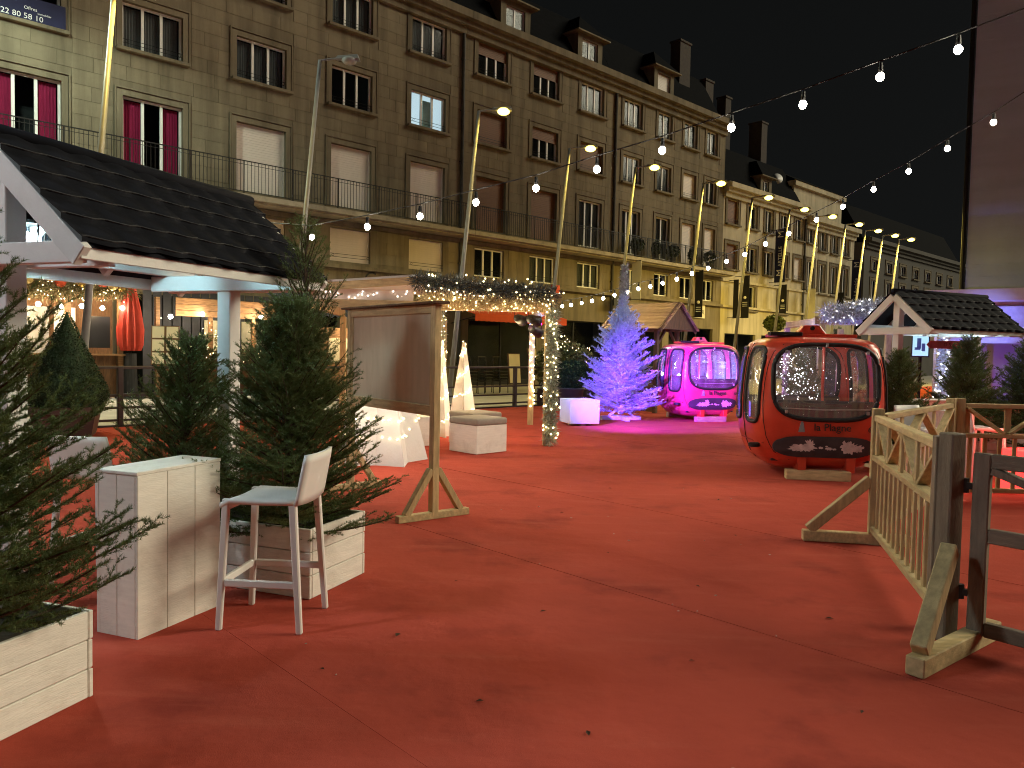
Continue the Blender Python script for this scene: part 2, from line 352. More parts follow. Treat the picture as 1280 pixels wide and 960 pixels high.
# ------------------------------------------------------------------ facade windows
def shared_box(name, d, bev=0): return MB().box((0, 0, 0), d).mesh(name, bev)
WIN = {}
def window_proto(W, Hh, kind):
    """frame mesh + list of (name, mesh, mat, loc); origin bottom centre on the facade plane, +y into the wall"""
    key = (round(W, 2), round(Hh, 2), kind)
    if key in WIN: return WIN[key]
    parts = []; f = MB(); y = .16
    tri = kind not in ('shutter', 'brown')
    fw = .065
    n = 3 if W > 1.35 else 2
    if tri:
        f.box((-W / 2 + fw / 2, y, Hh / 2), (fw, .07, Hh)); f.box((W / 2 - fw / 2, y, Hh / 2), (fw, .07, Hh))
        f.box((0, y, fw / 2), (W - 2 * fw, .068, fw)); f.box((0, y, Hh - fw / 2), (W - 2 * fw, .068, fw))
        inner = (W - 2 * fw); pw = inner / n
        for i in range(1, n): f.box((-inner / 2 + pw * i, y, Hh / 2), (.085, .075, Hh - 2 * fw))
        pane = MB().box((0, 0, 0), (pw - .085, .008, Hh - 2 * fw)).mesh('pane')
        for i in range(n): parts.append(('pane', pane, GLASSW, (-inner / 2 + pw * (i + .5), y, Hh / 2)))
        if kind in ('net', 'red', 'blind', 'french'):
            cm = {'net': CURT_G, 'red': CURT_R, 'blind': mat('grey_slatted_blind', (.17, .155, .14), .7, .1, 5, stretch=(1, 1, 20)), 'french': CURT_G}[kind]
            for i in range(n):
                if kind == 'red' and i == 1: continue
                mb = MB(); k = 12; x0 = -inner / 2 + pw * i + .03; x1 = x0 + (pw - .06) * (.55 if (kind == 'red' and W < 1.7) else 1)
                pts = [(x0 + (x1 - x0) * j / k, y + .09 + .02 * (j % 2)) for j in range(k + 1)]
                mb.add([(px, py, .08) for px, py in pts] + [(px, py, Hh - .08) for px, py in pts], [(j, j + 1, j + k + 2, j + k + 1) for j in range(k)])
                parts.append(('curtain', mb.mesh('curtain'), cm, (0, 0, 0)))
        if kind == 'half':
            mb = MB(); nb = 7; hh = Hh * .36
            for i in range(nb): mb.box((0, y - .06, Hh - hh * (i + .5) / nb), (W - .05, .02, hh / nb - .008))
            parts.append(('roller_blind', mb.mesh('roller_blind'), SHUTB, (0, 0, 0)))
        if kind == 'lit':
            mb = MB().box((0, .62, Hh / 2), (W + .5, .02, Hh + .4)); parts.append(('room_wall', mb.mesh('room_wall'), ROOMLIT, (0, 0, 0)))
            mb = MB().box((.3, .5, Hh * .45), (.5, .05, Hh * .9)); parts.append(('room_cupboard', mb.mesh('room_cupboard'), mat('pale_green_cupboard', (.5, .62, .5), .6), (0, 0, 0)))
        fm = PVC
    else:
        nb = max(8, int(Hh / .085))
        sl = MB().box((0, 0, 0), (W - .06, .016, Hh / nb - .006)).mesh('slat')
        for i in range(nb): parts.append(('slat', sl, SHUTW if kind == 'shutter' else SHUTB, (0, y, Hh * (i + .5) / nb)))
        f.box((-W / 2 + .02, y - .02, Hh / 2), (.04, .05, Hh)); f.box((W / 2 - .02, y - .02, Hh / 2), (.04, .05, Hh)); f.box((0, y + .03, Hh / 2), (W, .01, Hh))
        fm = SHUTW if kind == 'shutter' else SHUTB
    fr = f.mesh('window')
    WIN[key] = (fr, fm, parts)
    return WIN[key]
SURR = {}
def add_window(root, x, z, W, Hh, kind, sill=True, guard=True, surround=True):
    fr, fm, parts = window_proto(W, Hh, kind)
    wnd = obj('window', fr, fm, root, (x, 0, z))
    for nme, me, m, l in parts: obj(nme, me, m, wnd, l)
    key = (round(W, 2), round(Hh, 2))
    if key not in SURR:
        a = MB(); t = .17
        for tt, pr in ((.17, .035),):
            a.box((-W / 2 - tt / 2, -pr / 2 + .02, Hh / 2 + tt / 2), (tt, pr + .04, Hh + tt)); a.box((W / 2 + tt / 2, -pr / 2 + .02, Hh / 2 + tt / 2), (tt, pr + .04, Hh + tt))
            a.box((0, -pr / 2 + .02, Hh + tt / 2), (W, pr + .04, tt))
        for sx in (-1, 1): a.box((sx * (W / 2 + .21), -.03, Hh / 2 + .1), (.05, .05, Hh + .32))
        a.box((0, -.03, Hh + .235), (W + .37, .05, .05))
        s = MB().box((0, -.06, -.055), (W + .40, .24, .11)).mesh('sill', .01)
        gd = MB()
        for zz in (.16, .28): gd.tube([(-W / 2 + .01, -.02, zz), (W / 2 - .01, -.02, zz)], .009, 5)
        for xx in (-W / 2 + .12, W / 2 - .12): gd.tube([(xx + .05 * math.cos(t_), -.02, .22 + .05 * math.sin(t_)) for t_ in np.linspace(0, 2 * math.pi, 9)[:-1]], .007, 4, True)
        SURR[key] = (a.mesh('surround'), s, gd.mesh('guard_rail'))
    a, s, gd = SURR[key]
    if surround: obj('surround', a, STONE, wnd)
    if sill: obj('sill', s, STONE, wnd)
    if guard: obj('guard_rail', gd, IRON, wnd)
    return wnd
def wall_open(L, z0, z1, ops, depth=.30, D=9.0):
    """front wall in y=0 with rectangular openings (x0,x1,za,zb), reveals, ends and a flat top"""
    xs = sorted({0.0, L, *[o[0] for o in ops], *[o[1] for o in ops]}); zs = sorted({z0, z1, *[o[2] for o in ops], *[o[3] for o in ops]})
    mb = MB()
    for i in range(len(xs) - 1):
        for j in range(len(zs) - 1):
            cx, cz = (xs[i] + xs[i + 1]) / 2, (zs[j] + zs[j + 1]) / 2
            if any(o[0] < cx < o[1] and o[2] < cz < o[3] for o in ops): continue
            mb.add([(xs[i], 0, zs[j]), (xs[i + 1], 0, zs[j]), (xs[i + 1], 0, zs[j + 1]), (xs[i], 0, zs[j + 1])], [(0, 1, 2, 3)])
    for x0, x1, za, zb in ops:
        mb.add([(x0, 0, za), (x1, 0, za), (x1, 0, zb), (x0, 0, zb), (x0, depth, za), (x1, depth, za), (x1, depth, zb), (x0, depth, zb)],
               [(0, 4, 5, 1), (1, 5, 6, 2), (2, 6, 7, 3), (3, 7, 4, 0)])
    mb.add([(0, 0, z0), (0, D, z0), (0, D, z1), (0, 0, z1)], [(0, 1, 2, 3)]); mb.add([(L, 0, z0), (L, D, z0), (L, D, z1), (L, 0, z1)], [(0, 1, 2, 3)])
    mb.add([(0, D, z0), (L, D, z0), (L, D, z1), (0, D, z1)], [(0, 1, 2, 3)]); mb.add([(0, 0, z1), (L, 0, z1), (L, D, z1), (0, D, z1)], [(0, 1, 2, 3)])
    me = bpy.data.meshes.new('wall'); me.from_pydata(mb.v, [], mb.f); return me
def blocks(L, z0, z1, ops, bw=.95, bh=.445, seed=1, margin=.27):
    """ashlar rectangles of a wall that keep clear of the openings: (x0,x1,za,zb)"""
    rnd = random.Random(seed); out = []; z = z0; r = 0
    while z < z1 - .1:
        zt = min(z + bh, z1); segs = [(0.0, L)]
        for o in ops:
            if o[2] - .12 < zt - .01 and o[3] + margin > z + .01:
                ns = []
                for a, b in segs:
                    if o[0] - margin > a: ns.append((a, min(b, o[0] - margin)))
                    if o[1] + margin < b: ns.append((max(a, o[1] + margin), b))
                segs = [q for q in ns if q[1] - q[0] > .08]
        for a, b in segs:
            x = a; first = True
            while x < b - .02:
                ww = bw * (rnd.uniform(.45, .6) if (first and r % 2) else rnd.uniform(.85, 1.15)); first = False
                xe = x + ww
                if b - xe < .25: xe = b
                out.append((x, xe, z, zt)); x = xe
        z = zt; r += 1
    return out
def cornice(root, L, z, m, h=.9, name='cornice'):
    mb = MB()
    mb.box((L / 2, -.08, z - h + .15), (L, .16, .30)); mb.box((L / 2, -.17, z - h + .42), (L, .34, .24)); mb.box((L / 2, -.29, z - .20), (L, .58, .32)); mb.box((L / 2, -.22, z - .02), (L, .40, .06))
    return mb.build(name, m, root)
def railing_mesh(L, h=1.05, step=.125):
    mb = MB(); mb.box((L / 2, 0, h), (L, .035, .03)); mb.box((L / 2, 0, .08), (L, .03, .02)); mb.box((L / 2, 0, h - .12), (L, .02, .014))
    n = int(L / step)
    for i in range(n + 1): mb.box((L * i / n, 0, h / 2 + .03), (.014, .014, h - .06))
    for i in range(int(L / 1.8) + 1): mb.box((min(L - .02, .02 + 1.8 * i), 0, h / 2), (.03, .03, h))
    return mb.mesh('railing')
FLZ = {'E': (4.93, 1.27), '1': (7.02, 2.36), '2': (10.85, 1.45), '3': (13.82, 1.47)}
def street_building(name, label, u0, u1, cols, z1, ground_ops, stones, extra=None, m=STONE, balcony=True, roof=True):
    """cols: list of (u of left edge, width, {floor: kind}); ground_ops: (ua, ub, za, zb) shop openings"""
    L = u1 - u0; root = thing(name, label, 'building', S(u0, 0), FRZ)
    ops = []; wins = []
    for ul, W, fl in cols:
        for k, kind in fl.items():
            z, h = FLZ[k] if k in FLZ else k
            ops.append((ul - u0, ul - u0 + W, z, z + h)); wins.append((ul - u0 + W / 2, z, W, h, kind, k))
    gops = [(a - u0, b - u0, za, zb) for a, b, za, zb in ground_ops]
    wl = obj('wall', wall_open(L, -.03, z1 - .4, ops + gops), m, root)
    MB().box((L / 2, 1.2, (z1 - .6) / 2), (L - .2, .05, z1 - 1)).build('inner_wall', DARKROOM, root)
    for x, z, W, h, kind, k in wins:
        add_window(root, x, z, W, h, kind, sill=(k not in ('1', 'E')), guard=(k != '1'), surround=(k != 'E'))
    for i, (a, b, za, zb) in enumerate(gops):
        f = MB(); W = b - a; n = max(1, int(W / 1.5))
        for q in range(n + 1): f.box((a + .03 + (W - .06) * q / n, .22, (za + zb) / 2), (.06, .06, zb - za))
        f.box(((a + b) / 2, .22, zb - .03), (W - .14, .055, .06)); f.box(((a + b) / 2, .22, za + .12), (W - .14, .055, .24))
        sw = f.build('shop_window', IRON, root)
        for q in range(n): MB().box((a + .03 + (W - .06) * (q + .5) / n, .23, (za + zb) / 2 + .09), ((W - .06) / n - .07, .012, zb - za - .34)).build('pane', GLASSW, sw)
    if stones:
        bl = blocks(L, 4.95, z1 - .95, ops, seed=int(u0 * 10) + 900); unit = MB().box((0, 0, 0), (1, 1, 1)).mesh('stone')
        singles = stones == 'single'; rest = MB(); cnt = 0
        for (xa, xb, za, zb) in bl:
            if 6.60 < (za + zb) / 2 < 7.1: continue
            g_ = .008; th = .016
            if singles and cnt < 300 and (xb - xa) > .5 and za > 7.0 and za < 13.9:
                o = obj('stone', unit, STONEB, wl, ((xa + xb) / 2, -th / 2 + .002, (za + zb) / 2)); o.scale = (xb - xa - g_, th, zb - za - g_); cnt += 1
            else: rest.box(((xa + xb) / 2, -th / 2 + .002, (za + zb) / 2), (xb - xa - g_, th, zb - za - g_))
        rest.build('stone_cladding', STONEB, wl, kind='stuff')
    cornice(root, L, z1, m)
    # entresol ledge and band
    led = MB(); led.box((L / 2, -.10, 4.72), (L, .20, .14)); led.box((L / 2, -.06, 6.38), (L, .12, .16)); led.build('ledge', m, root)
    if balcony:
        sl = MB(); sl.box((L / 2, -.48, 6.66), (L, .96, .18)); sl.box((L / 2, -.40, 6.53), (L, .78, .08))
        b = sl.build('balcony', mat('balcony_concrete', (.30, .26, .20), .85, .25, 1.5, dark=(.10, .085, .06), dark_amt=.7, dscale=2), root)
        obj('railing', railing_mesh(L - .04, 1.10), IRON, b, (.02, -.90, 6.75))
    if roof:
        rf = MB(); d = 1.9; hz = 3.0
        rf.add([(0, .15, z1 - .1), (L, .15, z1 - .1), (L, d, z1 + hz), (0, d, z1 + hz), (0, 8.6, z1 + hz + .6), (L, 8.6, z1 + hz + .6), (0, 8.6, z1 - .1), (L, 8.6, z1 - .1)],
               [(0, 1, 2, 3), (3, 2, 5, 4), (0, 3, 4, 6), (1, 7, 5, 2), (4, 5, 7, 6)])
        rf.build('roof', SLATE, root)
    return root, wl
def dormer(root, x, z, W=1.9, h=1.75, k='dark'):
    d = MB(); D = 1.6
    for sx in (-1, 1): d.box((sx * (W / 2 - .17), .30 + D / 2, h / 2), (.34, D, h))
    d.box((0, .30 + D / 2, h - .13), (W - .68, D, .26)); d.box((0, .30 + D / 2, .10), (W - .68, D, .2))
    o = d.build('dormer', STONE, root, loc=(x, 0, z))
    Wc = W / 2 + .28
    r = MB().add([(-Wc, .02, h), (Wc, .02, h), (Wc, 2.6, h), (-Wc, 2.6, h), (0, 1.1, h + 1.25), (0, 2.6, h + 1.25)], [(0, 1, 4), (1, 2, 5, 4), (0, 4, 5, 3), (2, 3, 5), (0, 3, 2, 1)])
    r.build('dormer_roof', SLATE, o)
    e = MB().box((0, 1.25, h - .03), (2 * Wc + .06, 2.5, .07)); e.build('eave_board', STONE, o)
    fr, fm, parts = window_proto(W - .68, h - .46, k)
    wv = obj('dormer_window', fr, fm, o, (0, .28, .2))
    for nme, me, m, l in parts: MBo = obj(nme, me, m, o, (l[0], l[1] + .28, l[2] + .2))
def chimney(root, x, y, z, sx, sy, h, m=None):
    c = MB().box((0, 0, h / 2), (sx, sy, h)).box((0, 0, h + .05), (sx + .12, sy + .12, .12)); c.build('chimney', m or mat('dark_chimney_brick', (.055, .045, .04), .9, .2, 6), root, loc=(x, y, z))
def pipe(root, x, z0, z1):
    p = MB().tube([(x, -.09, z0), (x, -.09, z1)], .07, 8)
    p.box((x, -.09, z1), (.26, .2, .3))
    for z in np.arange(z0 + 1, z1, 2.2): p.box((x, -.06, z), (.2, .12, .05))
    p.build('downpipe', mat('dark_zinc_pipe', (.06, .055, .05), .5, .2, 5, metal=.4), root)

B1c = [(-15.55, 1.8, {'1': 'red', '2': 'dark', '3': 'dark', 'E': 'shutter'}), (-11.95, 1.85, {'1': 'red', '2': 'dark', '3': 'dark', 'E': 'shutter'}),
       (-8.41, 1.85, {'1': 'red', '2': 'blind', '3': 'dark', 'E': 'shutter'}), (-4.75, 1.85, {'1': 'shutter', '2': 'net', '3': 'net', 'E': 'shutter'}),
       (-1.06, 1.8, {'1': 'shutter', '2': 'dark', '3': 'net', 'E': 'shutter'}), (2.62, 1.8, {'1': 'shutter', '2': 'lit', '3': 'net', 'E': 'shutter'})]
b1, b1w = street_building('apartment_building', 'stone apartment building with a lit window and wine red curtains above the tiled hut', -17.5, 5.42, B1c, 16.2,
                          [(-16.5, -12.6, 0, 3.2), (-12.0, -9.2, 0, 3.2), (-8.6, -5.0, 0, 3.2), (-4.2, -.6, 0, 3.1), (0.2, 4.6, 0, 2.9)], 'single')
for i in range(4): dormer(b1, 3.4 + 5.4 * i, 16.1)
B2c = [(6.2, 1.8, {'1': 'brown', '2': 'brown', '3': 'half', 'E': 'dark'}), (9.66, 1.78, {'1': 'brown', '2': 'half', '3': 'half', 'E': 'net'}), (13.08, 1.78, {'1': 'french', '2': 'brown', '3': 'net', 'E': 'net'})]
b2, b2w = street_building('apartment_building', 'stone apartment building with brown roller shutters above the orange awning', 5.44, 15.88, B2c, 16.2,
                          [(5.9, 10.2, 0, 3.0), (10.9, 15.3, 0, 3.2)], 'stuff')
pipe(b1, 22.82, 0, 16.0); pipe(b2, 10.36, 0, 16.0)
dormer(b2, 3.3, 16.1, 1.9); dormer(b2, 8.6, 16.1, 1.9, k='dark')
B3c = [(16.55, 1.6, {'1': 'french', '2': 'net', '3': 'net', 'E': 'net'}), (19.62, 1.35, {'1': 'french', '2': 'net', '3': 'dark', 'E': 'dark'}),
       (22.2, 1.35, {'1': 'shutter', '2': 'shutter', '3': 'dark', 'E': 'dark'}), (24.6, 1.2, {'1': 'shutter', '2': 'net', '3': 'dark', 'E': 'dark'})]
b3, b3w = street_building('apartment_building', 'tall stone corner building with plants on its balcony behind the wooden kiosk', 15.9, 26.7, B3c, 16.2,
                          [(16.4, 20.6, 0, 3.2), (21.2, 25.9, 0, 3.2)], 'stuff')
dormer(b3, 4.6, 16.1, 1.9, k='shutter'); chimney(b3, 8.0, 1.6, 17.2, 1.1, .7, 3.4)
chimney(b2, .6, 2.2, 18.5, .9, .6, 2.6)
FLZ2a, FLZ2b = (9.98, 1.55), (7.12, 1.6)
B4c = [(27.15, 1.35, {FLZ2a: 'brown', FLZ2b: 'brown'}), (29.75, 1.2, {FLZ2a: 'dark', FLZ2b: 'dark', (4.6, 1.6): 'dark'}), (32.0, 1.15, {FLZ2a: 'net', FLZ2b: 'dark'}),
       (34.15, 1.2, {FLZ2a: 'dark', FLZ2b: 'shutter', (4.6, 1.6): 'dark'}), (36.3, 1.2, {FLZ2a: 'dark', FLZ2b: 'shutter'})]
b4, _ = street_building('shop_building', 'lower cream stone building behind the black and navy vertical banners', 26.72, 37.85, B4c, 12.5,
                        [(27.3, 31.2, 0, 3.0), (32.0, 36.9, 0, 3.0)], None, m=STONE2, balcony=False)
dormer(b4, 5.8, 12.3, 1.5, 1.5, k='dark')
chimney(b4, .5, 2.2, 13, .9, 1.2, 6.2); chimney(b4, 5.2, 3.4, 15, .7, .7, 4.6); chimney(b4, 8.6, 2.6, 14, .8, 1.0, 4.4)
d_ = MB().lathe([(.02, 0), (.22, .03), (.36, .10), (.40, .15)], 18).build('satellite_dish', mat('pale_dish', (.5, .5, .5), .5), b4, smooth=True, loc=(8.9, 1.2, 14.3), rot=(R(75), 0, R(-40)))
pipe(b4, 11.0, 0, 12.2)
B5c = [(38.3, 1.1, {FLZ2a: 'net', (6.5, 2.2): 'dark'}), (40.25, 1.1, {(9.6, 1.5): 'dark', (6.4, 2.25): 'net'}), (42.3, 1.1, {(9.6, 1.5): 'dark', (6.4, 2.25): 'net'}), (44.3, 1.1, {(9.6, 1.5): 'dark', (6.4, 2.25): 'dark'})]
b5, _ = street_building('bookshop_building', 'cream stone building at the street corner carrying the second navy banner', 37.9, 46.45, B5c, 11.9,
                        [(38.6, 45.6, 0, 3.4)], None, m=STONE2, balcony=False, roof=False)
MB().box((3.9, 3.4, 13.0), (8.2, 5.0, 2.4)).box((3.9, 3.4, 14.35), (8.7, 5.5, .35)).build('attic_storey', STONE2, b5)
MB().add([(-.5, .6, 14.53), (8.3, .6, 14.53), (8.3, 6.2, 14.53), (-.5, 6.2, 14.53), (1, 3.4, 16), (6.8, 3.4, 16)], [(0, 1, 5, 4), (1, 2, 5), (2, 3, 4, 5), (3, 0, 4), (0, 3, 2, 1)]).build('roof', SLATE, b5)
B6c = [(50 + 3.2 * i, 1.3, {(4.6, 3.6): 'dark', (9.0, .9): 'dark'}) for i in range(7)]
b6, _ = street_building('unlit_building', 'unlit dark building beyond the cream bookshop down the street', 48.5, 73.5, B6c, 11.6, [], None, m=mat('unlit_stone', (.07, .064, .055), .85, .15, .6), balcony=False, roof=True)  # darkness of the unlit wall is put into its stone colour
B7c = [(78 + 3.5 * i, 1.3, {(4.6, 1.6): 'dark'}) for i in range(6)]
b7, _ = street_building('far_house', 'far low house ending the street beside the tall grey wall', 76.0, 100, B7c, 10.4, [], None, m=mat('far_stone', (.24, .22, .19), .85, .15, .6), balcony=False, roof=False)

# shop signs, awning, for-let banner
def facade_sign(name, label, cat, u, v, z, W, Hh, th, m, group=None):
    t = thing(name, label, cat, S(u, v, z), FRZ, group); MB().box((0, 0, 0), (W, th, Hh)).build('board', m, t, bev=.004); return t
t = thing('brasserie_sign', 'dark script lettering on the stone band below the cream shutters', 'sign', S(1.75, .02, 4.35), FRZ)
MB().box((0, -.015, 0), (3.4, .02, .66)).build('stone_band', STONE, t)
text('lettering', 'BAR & BRASSERIE', .17, PRINT, t, (.35, -.035, .16), (R(90), 0, 0))
text('lettering', 'Capuc', .52, PRINT, t, (.0, -.035, -.16), (R(90), 0, 0), shear=.2)
text('initial', 'C', .80, PRINT, t, (-1.10, -.037, -.02), (R(90), 0, 0), shear=.2)
t = thing('letting_banner', 'dark printed banner hung across the topmost window at the picture corner', 'banner', S(-11.0, .10, 10.85), FRZ)
MB().box((-.3, 0, .32), (2.6, .012, .72)).build('cloth', NAVY, t)
text('phone_number', '03 22 80 58 10', .22, PRINTW, t, (-.25, -.010, .12), (R(90), 0, 0))
text('lettering', 'Offres', .13, PRINTW, t, (.1, -.010, .36), (R(90), 0, 0)); text('lettering', 'Immobilier', .08, PRINTW, t, (.45, -.010, .27), (R(90), 0, 0))
t = thing('awning', 'orange red fabric awning over the dark terrace behind the garland pavilion', 'awning', S(4.6, 0, 0), FRZ)
MB().add([(0, -.02, 3.62), (5.6, -.02, 3.62), (5.6, -2.0, 3.12), (0, -2.0, 3.12), (0, -.02, 3.59), (5.6, -.02, 3.59), (5.6, -2.0, 3.09), (0, -2.0, 3.09)], [(0, 1, 2, 3), (7, 6, 5, 4), (0, 3, 7, 4), (1, 5, 6, 2), (3, 2, 6, 7), (0, 4, 5, 1)]).build('canopy', AWN, t)
mb = MB()
for i in range(40): mb.box((.07 + .14 * i, -2.005, 2.97 + .015 * (i % 2)), (.138, .012, .30))
mb.build('valance', AWN, t)
for x in (.3, 5.3): MB().bar((x, -.02, 2.75), (x, -1.95, 3.08), .04, .04).build('arm', IRON, t)
t = facade_sign('hanging_sign', 'small dark board sign bracketed to the facade left of the kiosk roof', 'sign', 15.9, .5, 4.35, .9, .5, .08, PRINT)
text('lettering', 'Café', .2, PRINTW, t, (0, -.045, .06), (R(90), 0, 0))
t = facade_sign('round_tobacco_sign', 'small orange red bracket sign above the dark shop behind the pavilion', 'sign', 11.2, .3, 4.55, .5, .62, .1, AWN)
t = facade_sign('shop_sign', 'pale square sign reading OX on the yellow lit band behind a lamp post', 'sign', 24.25, .06, 4.25, 1.15, .85, .06, CREAMC)
text('lettering', 'OX', .42, PRINT, t, (.18, -.035, -.05), (R(90), 0, 0))

def banner(label, u, za, zb, W, m, txt=None, logo=None, v=.75):
    """vertical banner standing out at right angles from the facade, seen from down the street"""
    t = thing('banner_sign', label, 'banner', S(u, .05, 0), FRZ, 'vertical banners along the facades')
    MB().box((0, -v, (za + zb) / 2), (.025, W, zb - za)).build('cloth', m, t, bev=.003)
    for z in (za + .04, zb - .04): MB().tube([(0, 0, z), (0, -v - W / 2, z)], .022, 6).build('bracket', IRON, t)
    if txt:
        for s, size, z in txt:
            text('lettering', s, size, PRINTW, t, (-.016, -v, z), (0, R(-90), 0))
    if logo:
        z = logo
        MB().ball((-.02, -v, z), .10, 8, 6).build('emblem', PRINTW, t)
        for dz in (.30, .42, .54): MB().box((-.018, -v, z - dz), (.006, W * .62, .035)).build('print_line', PRINTW, t)
    return t
banner('navy vertical banner lettered MARTELLE in white on the cream building', 32.72, 6.6, 10.2, .77, NAVY, [('M', .62, 7.25), ('ARTELLE', .36, 8.35), ('M', .6, 9.85)])
banner('navy vertical banner lettered Librairie on the street corner building', 45.2, 6.2, 9.35, .77, NAVY, [('Librairie', .42, 7.2), ('M', .6, 8.95)])
banner('narrow black banner tucked behind a wider one by the stone corner', 27.5, 3.95, 6.4, .36, BLACKC, v=.55)
banner('wide black banner with a small white emblem left of the potted tree', 28.3, 3.99, 6.71, .56, BLACKC, logo=5.3)
banner('black banner hanging right under the navy lettered one', 33.3, 4.55, 6.5, .5, BLACKC, logo=5.4)
banner('black banner just before the corner building above the blue garland', 42.3, 4.2, 6.56, .6, BLACKC, logo=5.0)
banner('short black banner at the very corner under the Librairie banner', 46.1, 5.15, 6.1, .45, BLACKC)
banner('cream banner with dark print between the two navy banners', 37.6, 4.04, 6.54, .55, CREAMC)
banner('cream banner rising behind the tip of the blue lit flocked tree', 16.96, 4.45, 6.6, .61, CREAMC)
banner('black banner left of the pale OX sign', 23.0, 3.8, 6.6, .53, BLACKC, logo=4.7)

# plants on the balcony and in front of the cream building
def leafy(n, rx, ry, rz, size, seed, core=True):
    rng = np.random.default_rng(seed)
    d = rng.normal(size=(n, 3)); d /= np.linalg.norm(d, axis=1)[:, None]
    r = rng.uniform(.55, 1.05, n) ** .5
    p = d * r[:, None] * np.array([rx, ry, rz]); a = rng.normal(size=(n, 3)); a /= np.linalg.norm(a, axis=1)[:, None]
    b = np.cross(a, rng.normal(size=(n, 3))); b /= np.linalg.norm(b, axis=1)[:, None]
    s = size * rng.uniform(.6, 1.3, n)[:, None]
    v = np.stack([p - a * s, p + b * s * .5, p + a * s, p - b * s * .5], 1).reshape(-1, 3)
    return v, np.arange(4 * n).reshape(-1, 4)
def mesh_np(name, v, f):
    me = bpy.data.meshes.new(name); me.from_pydata(v.tolist(), [], f.tolist()); return me
LEAF1 = mat('olive_leaves', (.07, .085, .022), .6, .4, 8); LEAF2 = mat('dark_leaves', (.025, .04, .018), .6, .4, 8)
lv = mesh_np('leaves', *leafy(420, .42, .42, .42, .10, 3)); lv2 = mesh_np('leaves', *leafy(500, .30, .30, .48, .09, 4))
pot_m = MB().lathe([(.15, 0), (.20, .32), (.22, .34), (.19, .34)], 14).mesh('pot', smooth=True)
for i, (u, lab) in enumerate([(17.3, 'first leafy plant on the balcony, largest and darkest'), (19.0, 'upright potted shrub on the balcony behind the third lamp post'), (20.6, 'loose leafy plant on the balcony between two window pairs'),
                              (22.6, 'dark potted shrub on the balcony before the pale shutter'), (24.4, 'last potted shrub on the balcony near the corner')]):
    t = thing('balcony_plant', lab, 'plant', S(u, .55, 6.75), i, 'plants on the balcony')
    obj('pot', pot_m, POTG, t); o = obj('leaves', lv2 if i % 2 else lv, LEAF2 if i != 2 else LEAF1, t, (0, 0, .72)); o.scale = (.9, .9, .9)
for i, (u, v, h, lab) in enumerate([(29.6, 2.2, 3.7, 'small bushy street tree before the black emblem banner'), (34.4, 2.2, 3.5, 'small bushy street tree beside the navy lettered banner')]):
    t = thing('street_tree', lab, 'tree', S(u, v, 0), 0, 'small street trees')
    MB().tube([(0, 0, 0), (.03, 0, h * .5), (0, .02, h * .95)], [.06, .05, .03], 7).build('trunk', BARK, t)
    o = obj('crown', mesh_np('crown', *leafy(700, .62, .62, .5, .16, 20 + i)), LEAF1, t, (0, 0, h))

# ------------------------------------------------------------------ street lamps
def street_lamp(label, head, h=8.9, lit=True, arm=.7, power=160, m=POLEM, col=(1.0, .72, .13), glow=None, soft=.09):
    lean = .088; bx = head[0] - arm - lean * h
    t = thing('street_lamp', label, 'street lamp', (bx, head[1], -.03), 0, 'street lamps along the row')
    MB().tube([(0, 0, 0), (lean * h * .35, 0, h * .35), (lean * h, 0, h - .05)], [.085, .072, .048], 10).build('pole', m, t, smooth=True)
    MB().lathe([(.17, 0), (.17, .03), (.11, .06), (.10, .5), (.086, .52)], 12).build('base', m, t)
    MB().tube([(lean * h, 0, h - .06), (lean * h + arm * .6, -.0, h + .0)], .03, 8).build('arm', m, t)
    hx = lean * h + arm
    hd = MB().add([(hx - .30, -.07, h - .03), (hx + .30, -.12, h - .03), (hx + .30, .12, h - .03), (hx - .30, .07, h - .03), (hx - .26, -.05, h + .06), (hx + .26, -.09, h + .09), (hx + .26, .09, h + .09), (hx - .26, .05, h + .06)],
                  [(0, 3, 2, 1), (4, 5, 6, 7), (0, 1, 5, 4), (1, 2, 6, 5), (2, 3, 7, 6), (3, 0, 4, 7)]).build('lamp_head', m, t, bev=.01)
    MB().ball((hx + .04, 0, h - .05), .19, 14, 8, .55).build('lamp_glass', (glow or SODIUM) if lit else mat('dull_lamp_glass', (.3, .3, .3), .2), t, smooth=True)
    if lit: lamp('lamp_light', 'SPOT', t, (hx + .06, 0, h - .16), power, col, soft, 172, .35)
    return t
street_lamp('tall yellowish lamp post rising behind the ridge of the tiled hut', (-7.55, 15.8), lit=True, power=260)
COOL = emat('assumed_cool_lamp_glass', (.85, 1.0, .95), 16)  # glow of the two added lamps that stand out of view
street_lamp('assumed cool white street lamp out of view beside the terrace hut, added for light on the left facade', tuple(S(-13.2, 5.0)[:2]), h=12.5, power=700, col=(.80, 1.0, .80), glow=COOL, soft=.4)  # unseen lamp, assumed and added for the cool light on the left facade
street_lamp('unseen cool white lamp post added for the light on the near left faces', (-6.6, 1.6), h=6.2, power=220, col=(.86, .97, 1.0), glow=COOL, soft=.45)  # lamp post out of view, added for its cool light on the gable and bar
street_lamp('unlit grey street lamp beside the tiled hut', (-4.3, 19.49), lit=False)
ords = ['first', 'second', 'third', 'fourth', 'fifth', 'sixth', 'seventh', 'eighth', 'ninth', 'tenth', 'last and farthest']
for i, hpos in enumerate([(-.46, 23.31), (2.58, 27.31), (5.33, 29.88), (8.6, 32.39), (11.52, 35.08), (14.18, 37.72), (16.29, 39.47), (18.64, 41.64), (20.61, 43.58), (22.35, 45.13), (24.01, 46.5)]):
    street_lamp('lit leaning street lamp, %s in the row counted from the garland pavilion' % ords[i], hpos, power=(100, 120, 160, 260, 360, 400, 420, 420, 380, 320, 280)[i])

